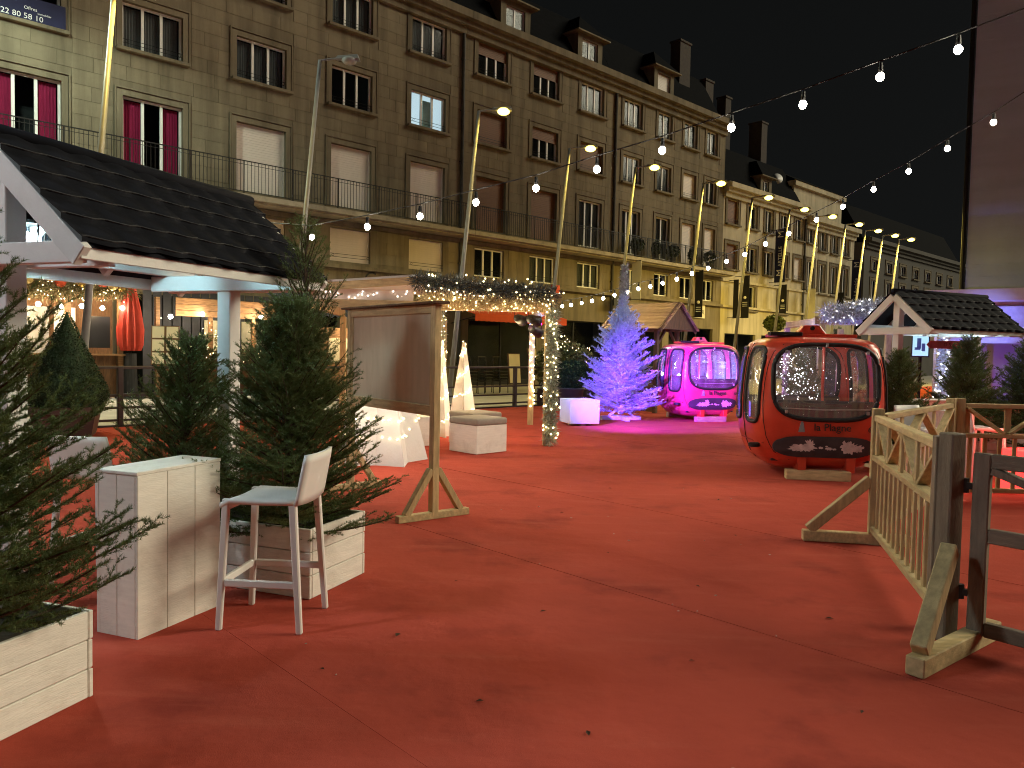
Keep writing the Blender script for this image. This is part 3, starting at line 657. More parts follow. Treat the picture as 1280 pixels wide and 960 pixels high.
# ------------------------------------------------------------------ bulb strings
def bulb_string(label, pts, ext0, ext1, r=.055, light=0, every=1):
    t = thing('bulb_string', label, 'string lights', pts[0])
    o0 = Vector(pts[0]); P = [Vector(p) - o0 for p in pts]
    path = [Vector(ext0) - o0] + [p + Vector((0, 0, .16)) for p in P] + [Vector(ext1) - o0]
    MB().tube(path, .008, 5).build('wire', RUBBER, t)
    bm_ = MB().ball((0, 0, 0), r, 12, 8, 1.15).mesh('bulb', smooth=True); sk = MB().lathe([(.022, 0), (.026, .03), (.02, .10)], 8).mesh('socket')
    for i, p in enumerate(P):
        b = obj('bulb', bm_, BULB, t, p); obj('socket', sk, RUBBER, b, (0, 0, r * .9))
        if light and i % every == 0: lamp('bulb_light', 'POINT', t, p, light, (1, .88, .70), r * 1.05)
    return t
bulb_string('long string of large bulbs climbing from the hut roof to the upper right sky',
            [(-2.866, 10.8, 3.148), (-2.009, 10.411, 3.242), (-1.253, 10.073, 3.342), (-0.504, 9.734, 3.472), (0.245, 9.396, 3.594), (0.95, 9.072, 3.76), (1.656, 8.755, 3.911), (2.347, 8.446, 4.091), (3.01, 8.143, 4.257), (3.672, 7.841, 4.451), (4.291, 7.56, 4.624), (5.004, 7.236, 4.84), (5.724, 6.912, 5.07)],
            (-8.62, 15.8, 4.3), (11.0, 5.4, 6.6), .040, 34)
bulb_string('string of small bulbs rising from the flocked tree past the kiosk to the grey wall',
            [(1.47, 23.0, 2.97), (1.7, 22.57, 2.99), (1.97, 22.08, 3.02), (2.22, 21.62, 3.06), (2.48, 21.14, 3.1), (2.73, 20.68, 3.16), (3.0, 20.18, 3.21), (3.22, 19.76, 3.27), (3.45, 19.33, 3.3), (3.68, 18.92, 3.35), (3.93, 18.45, 3.41), (4.18, 17.98, 3.5), (4.44, 17.51, 3.58), (4.71, 17.0, 3.68), (4.97, 16.52, 3.78), (5.24, 16.01, 3.94), (5.53, 15.48, 4.08), (5.85, 14.89, 4.26), (6.13, 14.37, 4.42), (6.43, 13.81, 4.63), (6.75, 13.23, 4.82), (7.07, 12.64, 5.06), (7.41, 12.0, 5.3), (7.75, 11.4, 5.6), (8.1, 10.8, 5.95)],
            (.9, 24.0, 2.9), (12.0, 5.0, 9.0), .042, 26, 2)

# ------------------------------------------------------------------ trees
def spruce(seed, H, Rd, nb=95, npm=380, nl=.016, nw=.0021, z0=.08, up0=.10, up1=.85, shape=.8, twig=.045, lead=1.0):
    """returns (trunk mesh, crown mesh): limbs in whorls, twigs on the limbs, one thin face for each needle"""
    rng = np.random.default_rng(seed); rnd = random.Random(seed)
    tr = MB(); tr.tube([(0, 0, 0), (.012, .0, H * .35), (-.01, .012, H * .7), (0, 0, H)], [.032 * H / 1.8 + .008, .024 * H / 1.8, .014 * H / 1.8, .004], 8)
    A = []; B = []
    def seg(a, b): A.append(a); B.append(b)
    for i in range(nb):
        t = ((i + rnd.random()) / nb) ** .92
        z = z0 + (H - z0) * t * .985
        Ln = Rd * (max(0, 1 - t / lead) ** shape) * rnd.uniform(.66, 1.15) + (.07 if t < lead else .20 * (1.25 - t))
        az = i * 2.39996 + rnd.uniform(-.3, .3); el = up0 + (up1 - up0) * t + rnd.uniform(-.12, .16)
        dh = np.array([math.cos(az), math.sin(az), 0]); side = np.array([-math.sin(az), math.cos(az), 0]); upv = np.array([0, 0, 1.0])
        bend = rnd.uniform(-.15, .15); n = 6
        pts = [np.array([0, 0, z]) + dh * (Ln * s * math.cos(el)) + upv * (Ln * (s * math.sin(el) + (.18 * s * s - .10 * s))) + side * (bend * Ln * s * s) for s in np.linspace(0, 1, n)]
        tr.tube([tuple(p) for p in pts], [.0075 * (1 - .75 * k / (n - 1)) * (.6 + Ln) for k in range(n)], 4)
        for k in range(n - 1):
            if k >= 1 or Ln < .25: seg(pts[k], pts[k + 1])
        nt_ = max(3, int(Ln / twig)); sg = 1
        for j in range(nt_):
            s = .16 + .82 * (j + rnd.random() * .6) / nt_
            fi = min(n - 2, int(s * (n - 1))); fr = s * (n - 1) - fi
            p = pts[fi] * (1 - fr) + pts[fi + 1] * fr
            tg = pts[fi + 1] - pts[fi]; tg /= np.linalg.norm(tg)
            sg = -sg
            d = tg * rnd.uniform(.5, .85) + side * sg * rnd.uniform(.55, .9) + upv * rnd.uniform(-.18, .34)
            d /= np.linalg.norm(d); l = (.34 * Ln * (1 - s) ** .8 + .095) * rnd.uniform(.7, 1.2)
            q = p + d * l + upv * (.12 * l); seg(p, q)
            m_ = int(l / .062)
            for kk in range(m_):
                s2 = (kk + .6) / (m_ + .2); pp = p + (q - p) * s2
                d2 = d * .75 + np.cross(d, upv) * (1 if kk % 2 else -1) * rnd.uniform(.5, .8) + upv * rnd.uniform(-.2, .3); d2 /= np.linalg.norm(d2)
                seg(pp, pp + d2 * (l * .40 * (1 - s2) + .04) * rnd.uniform(.7, 1.2))
    A = np.array(A); B = np.array(B); D = B - A; Ls = np.linalg.norm(D, axis=1)
    cnt = np.maximum(3, (Ls * npm).astype(int)); idx = np.repeat(np.arange(len(A)), cnt); n = len(idx)
    tt = rng.random(n); base = A[idx] + D[idx] * tt[:, None]; ax = D[idx] / Ls[idx][:, None]
    rv = rng.normal(size=(n, 3)); rv -= (rv * ax).sum(1)[:, None] * ax; rv /= np.linalg.norm(rv, axis=1)[:, None] + 1e-9
    rv[:, 2] += .35
    nd = ax * rng.uniform(.45, .9, n)[:, None] + rv * .8; nd /= np.linalg.norm(nd, axis=1)[:, None]
    ln = nl * rng.uniform(.7, 1.2, n)[:, None]
    wv = np.cross(nd, rng.normal(size=(n, 3))); wv /= np.linalg.norm(wv, axis=1)[:, None] + 1e-9
    V = np.stack([base - wv * nw / 2, base + wv * nw / 2, base + nd * ln], 1).reshape(-1, 3)
    me = bpy.data.meshes.new('crown'); me.vertices.add(3 * n); me.vertices.foreach_set('co', V.astype(np.float32).ravel())
    me.loops.add(3 * n); me.loops.foreach_set('vertex_index', np.arange(3 * n, dtype=np.int32))
    me.polygons.add(n); me.polygons.foreach_set('loop_start', np.arange(0, 3 * n, 3, dtype=np.int32))
    me.update(calc_edges=True); me.validate()
    # twig wood
    for a, b in zip(A[::2], B[::2]): pass
    return tr.mesh('trunk'), me
def place_tree(label, protos, loc, rz, sx=1.0, sz=1.0, group=None, nm=NEEDLE, bm=BARK, name='spruce_tree', tilt=(0, 0)):
    t = thing(name, label, 'spruce', loc, rz, group); t.rotation_euler = (tilt[0], tilt[1], rz)
    a = obj('trunk', protos[0], bm, t); b = obj('crown', protos[1], nm, t)
    a.scale = b.scale = (sx, sx, sz)
    return t
SP_A = spruce(11, 2.05, .90, 230, 780, .0205, .0030, z0=.04, up0=.14, up1=1.05, twig=.058, shape=.62)
SP_B = spruce(23, 2.0, .84, 205, 520, .022, .0036, z0=.06, up0=.20, up1=1.0, twig=.055, shape=.6)
SP_C = spruce(31, 1.75, .74, 160, 480, .022, .0037, z0=.06, up0=.30, up1=1.0, twig=.06, shape=.65)
SP_S = spruce(29, 2.25, .55, 74, 330, .019, .0034, z0=.5, up0=.75, up1=1.2, twig=.08, shape=.45)
SP_F = spruce(47, 3.40, 1.12, 250, 170, .036, .010, z0=.02, up0=.10, up1=1.0, shape=.62, twig=.07, lead=.70)
SP_D = spruce(53, 1.9, .80, 140, 260, .030, .0075, z0=.06, up0=.25, up1=1.0, twig=.05, shape=.7)
place_tree('big dark spruce in the white planter at the picture corner', SP_A, (-2.33, 2.93, .32), .4, .86, .95)
place_tree('full green spruce behind the white stool', SP_B, (-1.50, 5.12, .26), 1.0, .86, .80)
place_tree('spruce leaning out behind the white bar counter', SP_C, (-2.50, 5.62, .0), 2.1, .92, .92, tilt=(.06, -.12))
place_tree('sparser spruce against the wooden notice board, behind the full one', SP_S, (-1.50, 5.48, .16), 3.9, 1.0, 1.0)

# ------------------------------------------------------------------ planters, bars, stools
def plank(name, c, d, m, parent, bev=.004, rz=0): return MB().box((0, 0, 0), d).build(name, m, parent, bev, loc=c, rot=(0, 0, rz))
def planter(label, loc, rz, Lx, Ly, h, rows=3, group='white plank planters'):
    t = thing('planter_box', label, 'planter', loc, rz, group); rh = h / rows; th = .024
    for i in range(rows):
        z = rh * (i + .5); g_ = .005
        jit = lambda: random.uniform(-.002, .002)
        for sy in (-1, 1): plank('plank', (jit(), sy * (Ly / 2 - th / 2) + jit(), z), (Lx, th, rh - g_), WHITEW, t)
        for sx in (-1, 1): plank('plank', (sx * (Lx / 2 - th / 2 - .001) + jit(), jit(), z), (th, Ly - 2 * th - .006, rh - g_), WHITEW, t)
    for sx in (-1, 1):
        for sy in (-1, 1): plank('corner_post', (sx * (Lx / 2 - .055), sy * (Ly / 2 - .055), h / 2 - .02), (.05, .05, h - .06), WHITEW, t)
    MB().box((0, 0, h - .10), (Lx - .062, Ly - .062, .03)).build('soil', SOIL, t)
    return t
AX = R(-21); e1 = Vector((math.sin(R(21)), math.cos(R(21)), 0)); e2 = Vector((math.cos(R(21)), -math.sin(R(21)), 0))   # huts' own grid
def corner_box(c, la, lb):   # near right corner -> centre of a box lb wide (to the left) and la long (away)
    p = Vector((c[0], c[1], 0)) - e2 * (lb / 2) + e1 * (la / 2); return p
pa = Vector((-1.85, 3.36, 0)) - e2 * .32 - e1 * .62
planter('white plank planter box at the picture corner', (pa.x, pa.y, 0), AX + R(2), .64, 1.24, .40)
pb = corner_box((-1.25, 4.74), .64, 1.24)
planter('white plank planter box behind the stool', (pb.x, pb.y, 0), AX, 1.24, .64, .45)
def bar_counter(label, loc, rz, Lx=.30, Ly=.62, h=.91, group='white bar counters'):
    t = thing('bar_counter', label, 'bar counter', loc, rz, group); n = 3; th = .018
    for sx in (-1, 1):
        for i in range(n): plank('board', (sx * (Lx / 2 - th / 2), -Ly / 2 + Ly * (i + .5) / n, (h - .02) / 2), (th, Ly / n - .003, h - .02), WHITEW, t, .0025)
    for sy in (-1, 1):
        for i in range(2): plank('board', ((Lx / 4 - th / 2) * (2 * i - 1), sy * (Ly / 2 - th / 2), (h - .02) / 2), (Lx / 2 - th - .002, th - .002, h - .022), WHITEW, t, .0025)
    for i in range(2): plank('top_board', (-Lx / 4 + Lx / 2 * i, 0, h - .009), (Lx / 2 - .003 + .004, Ly + .008, .019), WHITEW, t, .003)
    return t
cb = Vector((-1.99, 4.03, 0)) - e2 * .15 + e1 * .31
bar_counter('white bar counter beside the stool, under the tiled hut', (cb.x, cb.y, 0), AX)
def make_stool(label, loc, rz, group='white plastic bar stools'):
    t = thing('bar_stool', label, 'bar stool', loc, rz, group); w2, d2, h = .205, .205, .745
    for sx in (-1, 1):
        MB().bar((sx * (w2 + .012), -d2 - .012, 0), (sx * (w2 - .012), -d2 + .02, h - .004), .030, .034, (0, 1, 0), 1.2).build('leg', PLASTIC, t, .006)
        mb = MB(); a = [(sx * (w2 + .012), d2 + .045, 0), (sx * (w2 - .012), d2 - .008, h), (sx * (w2 - .016), d2 + .028, h + .23)]
        mb.bar(a[0], a[1], .030, .034, (0, 1, 0), 1.25); mb.build('leg', PLASTIC, t, .006)
    s = MB(); n = 8; prof = []
    for i in range(n + 1):
        u = i / n; y = -d2 - .012 + u * (2 * d2 + .03); z = h + .004 - .030 * max(0, (.16 - u) / .16) ** 2 - .006 * math.sin(math.pi * u)
        prof.append((y, z))
    vs = []; fs = []; xs = [-w2 - .008, -w2 * .5, 0, w2 * .5, w2 + .008]
    for zz in (0, -.03):
        for y, z in prof:
            for x in xs: vs.append((x, y, z + zz - .006 * (1 - (x / w2) ** 2)))
    m_ = len(xs); off_ = m_ * (n + 1)
    for i in range(n):
        for j in range(m_ - 1):
            q = (i * m_ + j, i * m_ + j + 1, (i + 1) * m_ + j + 1, (i + 1) * m_ + j); fs.append(q); fs.append(tuple(k + off_ for k in q[::-1]))
    for i in range(n):
        for j in (0, m_ - 1): fs.append((i * m_ + j, (i + 1) * m_ + j, (i + 1) * m_ + j + off_, i * m_ + j + off_))
    for j in range(m_ - 1):
        for i in (0, n): fs.append((i * m_ + j, i * m_ + j + 1, i * m_ + j + 1 + off_, i * m_ + j + off_))
    s.add(vs, fs); s.build('seat', PLASTIC, t, 0, True)
    b = MB(); rows = 7; cols = 9; F_ = []; K = []
    for back in (0, 1):
        for i in range(rows):
            u = i / (rows - 1)
            for j in range(cols):
                v = -1 + 2 * j / (cols - 1); ww = (w2 + .010) * (1 - .03 * u) 
                if i == rows - 1: ww *= .965
                z = h - .035 + .29 * u + (.010 * v * v if i == 0 else 0) ; y = d2 + .005 + .055 * u + .028 * (1 - v * v) * (.5 + .5 * u) + (.024 if back else 0)
                F_.append((v * ww, y, z))
    o2 = rows * cols
    for i in range(rows - 1):
        for j in range(cols - 1):
            q = (i * cols + j, i * cols + j + 1, (i + 1) * cols + j + 1, (i + 1) * cols + j); K.append(q); K.append(tuple(k + o2 for k in q[::-1]))
    for i in range(rows - 1):
        for j in (0, cols - 1): K.append((i * cols + j, (i + 1) * cols + j, (i + 1) * cols + j + o2, i * cols + j + o2))
    for j in range(cols - 1):
        for i in (0, rows - 1): K.append((i * cols + j, i * cols + j + 1, i * cols + j + 1 + o2, i * cols + j + o2))
    b.add(F_, K); b.build('backrest', PLASTIC, t, 0, True)
    fz = .27
    MB().bar((-w2 - .004, -d2 - .002, fz), (w2 + .004, -d2 - .002, fz), .026, .042).build('footrest', PLASTIC, t, .005)
    for sx in (-1, 1): MB().bar((sx * (w2 + .004), -d2 + .02, fz), (sx * (w2 + .004), d2 + .012, fz), .024, .04).build('stretcher', PLASTIC, t, .005)
    MB().bar((-w2, -d2 + .02, h - .045), (w2, -d2 + .02, h - .045), .02, .05).build('apron', PLASTIC, t, .004)
    return t
st = make_stool('white plastic bar stool standing on the open red carpet', (-1.385, 4.40, 0), R(-95))
dup(st, (-2.74, 5.12, 0), R(172), 'white bar stool behind the bar counter, half hidden by the corner spruce')

# ------------------------------------------------------------------ tiled huts
def tile_sheet(x0, x1, slope_len, pitch, y_sign, ridge_z, lift=0.0):
    """pressed metal tile sheet on one slope (ridge along local x): stepped courses with a wave across"""
    nx = int((x1 - x0) / .02); nco = int(round(slope_len / .20)); cl = slope_len / nco
    vs = []; fs = []; ss = []
    cs, sn = math.cos(pitch), math.sin(pitch)
    for c in range(nco):
        for f in (0.03, .3, .6, .9, .99): ss.append((c, f))
    for c, f in ss:
        for i in range(nx + 1):
            x = x0 + (x1 - x0) * i / nx; q = (x / .235) % 1.0
            wv = .5 + .5 * math.cos(2 * math.pi * q) if q < .62 else .5 + .5 * math.cos(2 * math.pi * q)
            wv = wv ** .75
            s = (c + f) * cl + (.042 * wv if f > .05 or c > 0 else 0) 
            hgt = .016 * wv + .020 * min(1, f / .9) * (1 if f < .95 else .0) + lift
            vs.append((x, y_sign * (s * cs + hgt * sn), ridge_z - s * sn + hgt * cs))
    m_ = nx + 1
    for r in range(len(ss) - 1):
        for i in range(nx): fs.append((r * m_ + i, r * m_ + i + 1, (r + 1) * m_ + i + 1, (r + 1) * m_ + i))
    me = MB().add(vs, fs).mesh('roof_sheet', smooth=True)
    edges = [MB().tube([(p[0], p[1] + y_sign * .002, p[2] + .003) for p in vs[(5 * c + 3) * m_:(5 * c + 4) * m_:2]], .0045, 4).mesh('tile_edge') for c in range(nco)]
    return me, edges
def hut(label, near, axis, L=1.85, half=.66, post_h=2.02, ridge=2.76, over=.24, nover=0.0, eave_y=.745, eave_z=2.115, group='white timber shelters with dark tiled roofs'):
    """two centre posts joined by a ridge; local +x runs from the near post to the far one"""
    t = thing('timber_shelter', label, 'shelter', (near[0], near[1], 0), math.pi / 2 - axis, group)
    b = .125; tieh = .12
    pitch = math.atan2(ridge - eave_z, eave_y); tp = math.tan(pitch); sl = eave_y / math.cos(pitch)
    for x in (0, L): plank('post', (x, 0, ridge / 2 - .06), (b, b, ridge - .12), WHITEH, t, .006)
    for x in (0, L):
        for sg in (-1, 1): plank('tie_beam', (x + sg * (b / 2 + .027), 0, post_h + tieh / 2), (.05, 2 * half + .06, tieh), WHITEH, t, .005)
    for sy in (-1, 1): plank('wall_plate', (L / 2 + .04, sy * .545, post_h + tieh + .031), (L + .36, .075, .06), WHITEH, t, .005)
    plank('ridge_beam', (L / 2, 0, ridge - .17), (L - b - .004, .06, .12), WHITEH, t, .005)
    x0, x1 = -nover - b / 2 - .10, L + over
    for sy in (-1, 1):
        for x in (x0 + .03, x1 - .04):
            MB().bar((x, sy * .012, ridge - .085), (x, sy * (eave_y - .01), ridge - .085 - (eave_y - .02) * tp), .05, .125).build('barge_board', WHITEH, t, .004)
        for x in (.5, 1.2): MB().bar((x, sy * .03, ridge - .085), (x, sy * (eave_y - .08), ridge - .085 - (eave_y - .11) * tp), .05, .07).build('rafter', WHITEH, t)
        plank('fascia_board', ((x0 + x1) / 2, sy * (eave_y - .018), eave_z - .038), (x1 - x0 - .04, .022, .085), WHITEH, t, .003)
        dk = [(x0 + .01, .0), (x1 - .01, .0), (x1 - .01, eave_y), (x0 + .01, eave_y)]
        MB().add([(x, sy * (y + .004), ridge - .020 - y * tp) for x, y in dk] + [(x, sy * (y + .004), ridge - .004 - y * tp) for x, y in dk],
                 [(0, 1, 2, 3), (7, 6, 5, 4), (0, 4, 5, 1), (1, 5, 6, 2), (2, 6, 7, 3), (3, 7, 4, 0)]).build('roof_deck', ROOFT, t)
        xm = x0 + (x1 - x0) * .44
        for xa, xb, lf in ((x0, xm + .03, .007), (xm - .03, x1, 0.0)):
            sm_, ed = tile_sheet(xa, xb, sl, pitch, sy, ridge + .004, lift=lf); sh = obj('roof_sheet', sm_, ROOFT, t)
            for e_ in ed: obj('tile_edge', e_, TILEE, sh)
    MB().tube([(x0, 0, ridge + .010), (x1, 0, ridge + .010)], .045, 10).build('ridge_cap', ROOFT, t, smooth=True)
    return t
ax = R(21)
far = Vector((-2.25, 6.03, 0)); near = far - e1 * 1.78
hut('white timber shelter with a dark tiled roof beside the bar stool', (near.x, near.y), ax, L=1.78)
def lantern(label, loc, col, power, group='hanging lanterns'):
    t = thing('hanging_lantern', label, 'lantern', loc, .3, group)
    MB().tube([(0, 0, .22), (0, 0, .34)], .006, 6).build('hook', IRON, t)
    MB().lathe([(.012, .22), (.03, .19), (.06, .165), (.115, .12), (.12, .10), (.10, .10)], 6).build('hood', IRON, t)
    fr = MB()
    for k in range(6): a = k * math.pi / 3; fr.bar((.095 * math.cos(a), .095 * math.sin(a), .10), (.075 * math.cos(a), .075 * math.sin(a), -.08), .010, .010)
    fr.lathe([(.085, -.10), (.085, -.08), (.03, -.075)], 6); fr.build('cage', IRON, t)
    MB().ball((0, 0, 0), .045, 12, 8, 1.3).build('bulb', LEDW, t, smooth=True)
    lamp('lantern_light', 'POINT', t, (0, 0, -.005), power, col, .05)
    return t
lp = near + e1 * .42 - e2 * .36
lantern('glowing black lantern under the ridge of the tiled shelter by the stool', (lp.x, lp.y, 2.24), (.50, .90, 1.0), 170)

# ------------------------------------------------------------------ wooden notice board
def notice_board():
    c = Vector((-.72, 7.13, 0)); d = Vector((-.61, .79, 0)); L = 1.78
    t = thing('notice_board', 'tall plywood notice board on timber legs standing on the carpet', 'notice board', c, math.atan2(d.y, d.x))
    for x in (0, L):
        plank('post', (x, 0, 1.02), (.075, .075, 2.0), TIMBER, t, .005)
        MB().box((x, 0, .034), (.072, .78, .066)).build('foot', TIMBERX, t, .005)
        for sy in (-1, 1): MB().bar((x, sy * .30, .06), (x, sy * .035, .47), .06, .07, (1, 0, 0)).build('brace', TIMBER, t, .004)
    plank('top_rail', (L / 2, 0, 1.98), (L - .077, .06, .085), TIMBERX, t, .005); plank('bottom_rail', (L / 2, 0, 1.02), (L - .077, .06, .10), TIMBERX, t, .005)
    plank('panel', (L / 2, .0, 1.50), (L - .08, .018, .87), PLY, t, .002)
    for x in (.052, L - .052): plank('batten', (x, 0, 1.5), (.028, .05, .87), TIMBER, t, .003)
    plank('cap', (L / 2, 0, 2.035), (L + .22, .16, .022), BROWNW, t, .003)
    return t
notice_board()

# ------------------------------------------------------------------ pouf seats and white cube
def pouf(label, loc, rz, s=.64, h=.43):
    t = thing('pouf_seat', label, 'pouf', loc, rz, 'cushioned box seats')
    for i, (x, y, r_) in enumerate([(0, -s / 2 + .009, 0), (s / 2 - .009, 0, math.pi / 2), (0, s / 2 - .009, 0), (-s / 2 + .009, 0, math.pi / 2)]):
        plank('panel', (x, y, h / 2 + .01), (s - (.038 if i % 2 else 0), .018, h), WHITEW, t, .003, r_)
    MB().box((0, 0, h + .065), (s + .02, s + .02, .11)).build('cushion', GREYC, t, .035, True, seg=3)
    return t
pouf('taupe cushioned box seat in front of the garland pavilion', (-.52, 11.98, 0), R(45))
pouf('second taupe cushioned box seat, behind the front one', (-.62, 13.02, 0), R(42))
t = thing('white_cube', 'white wooden cube at the foot of the flocked tree', 'cube', (1.50, 16.75, 0), R(16))
for i, (x, y, r_) in enumerate([(0, -.33, 0), (.33, 0, math.pi / 2), (0, .33, 0), (-.33, 0, math.pi / 2)]): plank('panel', (x, y, .30), (.678 if i % 2 == 0 else .64, .018, .50), WHITEH, t, .003, r_)
plank('top_panel', (0, 0, .559), (.69, .69, .018), WHITEH, t, .003); MB().box((0, 0, .025), (.5, .12, .05)).box((0, 0, .024), (.12, .5, .048)).build('foot', WHITEH, t)

# ------------------------------------------------------------------ garlands
def garland_np(path, r, n, ln, seed, wd=.006):
    rng = np.random.default_rng(seed); P = np.array(path, float); D = np.diff(P, axis=0); L = np.linalg.norm(D, axis=1); cum = np.r_[0, np.cumsum(L)]
    s = rng.random(n) * cum[-1]; k = np.clip(np.searchsorted(cum, s) - 1, 0, len(D) - 1)
    p = P[k] + D[k] * ((s - cum[k]) / L[k])[:, None]
    d = rng.normal(size=(n, 3)); d /= np.linalg.norm(d, axis=1)[:, None]
    p = p + d * r * rng.uniform(.1, .9, n)[:, None]
    w_ = np.cross(d, rng.normal(size=(n, 3))); w_ /= np.linalg.norm(w_, axis=1)[:, None]; l = ln * rng.uniform(.6, 1.3, n)[:, None]
    V = np.stack([p - w_ * wd, p + w_ * wd, p + d * l + w_ * wd * .4], 1).reshape(-1, 3)
    return V, np.arange(3 * n).reshape(-1, 3)
def light_specks(path, r, n, rad, seed):
    rng = np.random.default_rng(seed); P = np.array(path, float); mb = MB()
    for i in range(n):
        q = (i + rng.random()) / n * (len(P) - 1); k = min(int(q), len(P) - 2); p = P[k] + (P[k + 1] - P[k]) * (q - k)
        d = rng.normal(size=3); d /= np.linalg.norm(d); mb.octa(p + d * r * rng.uniform(.7, 1.1), rad)
    return mb
def add_garland(parent, path, r, n, seed, nl=40, m=TINSEL, lm=FAIRY, ln=.05, rad=.014, wd=.006):
    gb = obj('garland', mesh_np('garland', *garland_np(path, r, n, ln, seed, wd)), m, parent, kind='stuff')
    light_specks(path, r + ln * .4, nl, rad, seed + 1).build('fairy_lights', lm, parent, kind='stuff')

# ------------------------------------------------------------------ garland pavilion
def pavilion(label, c, rz, W=4.05, D=3.6, m_l=FAIRY, power=0, lcol=(1, .74, .38), garl=TINSEL, full=True):
    t = thing('garland_pavilion', label, 'pavilion', c, rz)      # origin: front right post, local -x to the left, +y away
    for x, y in ((0, 0), (-W, 0), (0, D), (-W, D), (-W * .47, D)):
        plank('post', (x, y, 1.13), (.12, .12, 2.26), TIMBER, t, .006)
    for y in (0,): plank('beam', (-W / 2, y, 2.33), (W + .30, .10, .14), TIMBERX, t, .005)
    for x in (0, -W): plank('beam', (x, D / 2, 2.33), (.10, D - .102, .14), TIMBER, t, .005)
    ax_ = -W * .55; rz_ = 2.80
    for s, xe, ze in ((-1, -W - .2, 2.62), (1, .18, 2.54)) if full else ():
        mb = MB().add([(ax_, -.18, rz_), (xe, -.18, ze), (xe, D + .2, ze), (ax_, D + .2, rz_), (ax_, -.18, rz_ + .03), (xe, -.18, ze + .03), (xe, D + .2, ze + .03), (ax_, D + .2, rz_ + .03)],
                      [(0, 1, 2, 3), (7, 6, 5, 4), (0, 4, 5, 1), (1, 5, 6, 2), (2, 6, 7, 3), (3, 7, 4, 0)])
        mb.build('roof', mat('pale_metal_roof', (.55, .56, .55), .45, .08, 3), t)
        MB().bar((ax_, -.15, rz_ - .07), (xe, -.15, ze - .07), .03, .13).build('fascia', TIMBERX, t)
    if full: MB().bar((ax_, -.12, 2.78), (ax_ + .35, -.12, 2.42), .05, .06).build('strut', TIMBER, t)
    if full:
        MB().box((-W * .775, .05, 2.48), (W * .42, .03, .20)).build('valance_panel', PINKP, t)
        light_specks([(-W * .97, .02, 2.46), (-W * .57, .02, 2.52)], .06, 26, .012, 9).build('fairy_lights', FAIRYW, t, kind='stuff')
    p1 = [(-W * .55, -.2, 2.72) if full else (-W, -.2, 2.5), (-W * .4, -.2, 2.66), (-W * .2, -.2, 2.60), (.05, -.2, 2.54)]
    add_garland(t, p1, .19, 5200, 3, 46, mat('dark_frosted_garland', (.085, .10, .105), .7, .4, 12) if full else garl, m_l, .085, .016, .008)
    p2 = [(-W * .52, -.17, 2.44) if full else (-W, -.17, 2.4), (-W * .35, -.17, 2.40), (-W * .15, -.17, 2.40), (.0, -.17, 2.42)]
    add_garland(t, p2, .15, 6500, 5, 150, mat('cream_icicle_garland', (.62, .53, .33), .7, .25, 12) if full else garl, m_l, .07, .011, .006)
    p3 = [(.06, -.1, 2.4), (.06, -.1, .05)]
    add_garland(t, p3, .13, 4600, 7, 75, garl, m_l, .085, .018, .007)
    p4 = [(-W * .46, D * .5, 2.3), (-W * .46, D * .5, .9)]
    if full: light_specks([(0, D - .1, 2.3), (.02, D - .1, .4)], .05, 34, .022, 13).build('fairy_lights', FAIRY, t, kind='stuff')
    if full: add_garland(t, p4, .08, 1500, 11, 40, garl, m_l, .06, .013)
    if power:
        for x in (-.5, -1.7, -2.9): lamp('garland_light', 'POINT', t, (x, .25, 2.05), power, lcol, .25)
    return t
pav = pavilion('timber pavilion hung with frosted garlands and warm fairy lights', (.60, 12.9, 0), R(3), power=11)
# spotlights clamped to its corner
def flood(label, loc, tgt, col, power, ang, blend=.5):
    t = thing('stage_spotlight', label, 'spotlight', loc, 0, 'coloured spotlights'); d = (Vector(tgt) - Vector(loc)); q = d.to_track_quat('-Z', 'Y').to_euler()
    MB().lathe([(.055, .16), (.075, .10), (.085, -.02), (.10, -.10), (.085, -.10), (.07, -.02)], 16).build('housing', RUBBER, t, rot=q, smooth=True)
    MB().lathe([(.075, -.065), (.0755, -.06)], 16).build('lens', emat('spot_lens_' + label[:8], col, 6), t, rot=q)
    MB().tube([(-.1, 0, 0), (-.1, 0, .14), (.1, 0, .14), (.1, 0, 0)], .009, 6).build('yoke', IRON, t)
    v = d.normalized() * .13
    lamp('spot_light', 'SPOT', t, v, power, col, .05, ang, blend, Vector(v) + d)
    return t
flood('black spotlight throwing magenta light from the pavilion corner', (.36, 13.18, 2.14), (4.85, 18.2, 1.0), (1.0, .02, .50), 1300, 23, 1.0)
flood('black spotlight throwing blue light from the pavilion corner', (.12, 13.18, 2.14), (2.35, 18.0, 1.2), (.10, .28, 1.0), 260, 54, .8)
flood('black spotlight aimed low along the carpet toward the gondolas', (.40, 13.42, 1.96), (4.1, 17.9, .3), (.18, .03, 1.0), 2900, 54, 1.0)

# white lit wooden trees and star box inside the pavilion
def wood_tree(label, loc, rz, h, W):
    t = thing('wooden_tree', label, 'decoration', loc, rz, 'white wooden light trees')
    for a in (0, math.pi / 2):
        for s in (-1, 1):
            mb = MB().prism([(0, 0), (s * W / 2, 0), (s * .03, h), (0, h)], lambda p, q: (p * math.cos(a) - .008 * math.sin(a), p * math.sin(a) + .008 * math.cos(a), q), lambda p, q: (p * math.cos(a) + .008 * math.sin(a), p * math.sin(a) - .008 * math.cos(a), q))
            mb.build('panel', WHITEH, t)
    path = [(W / 2 * (1 - k / 24) * math.cos(k * 1.1) * 1.02, W / 2 * (1 - k / 24) * math.sin(k * 1.1) * 1.02, h * k / 24) for k in range(25)]
    light_specks(path, .03, 130, .013, 5).build('fairy_lights', FAIRY, t, kind='stuff')
    lamp('tree_light', 'POINT', t, (.25, -.4, h * .5), 1.2, (1, .8, .5), .2)
    return t
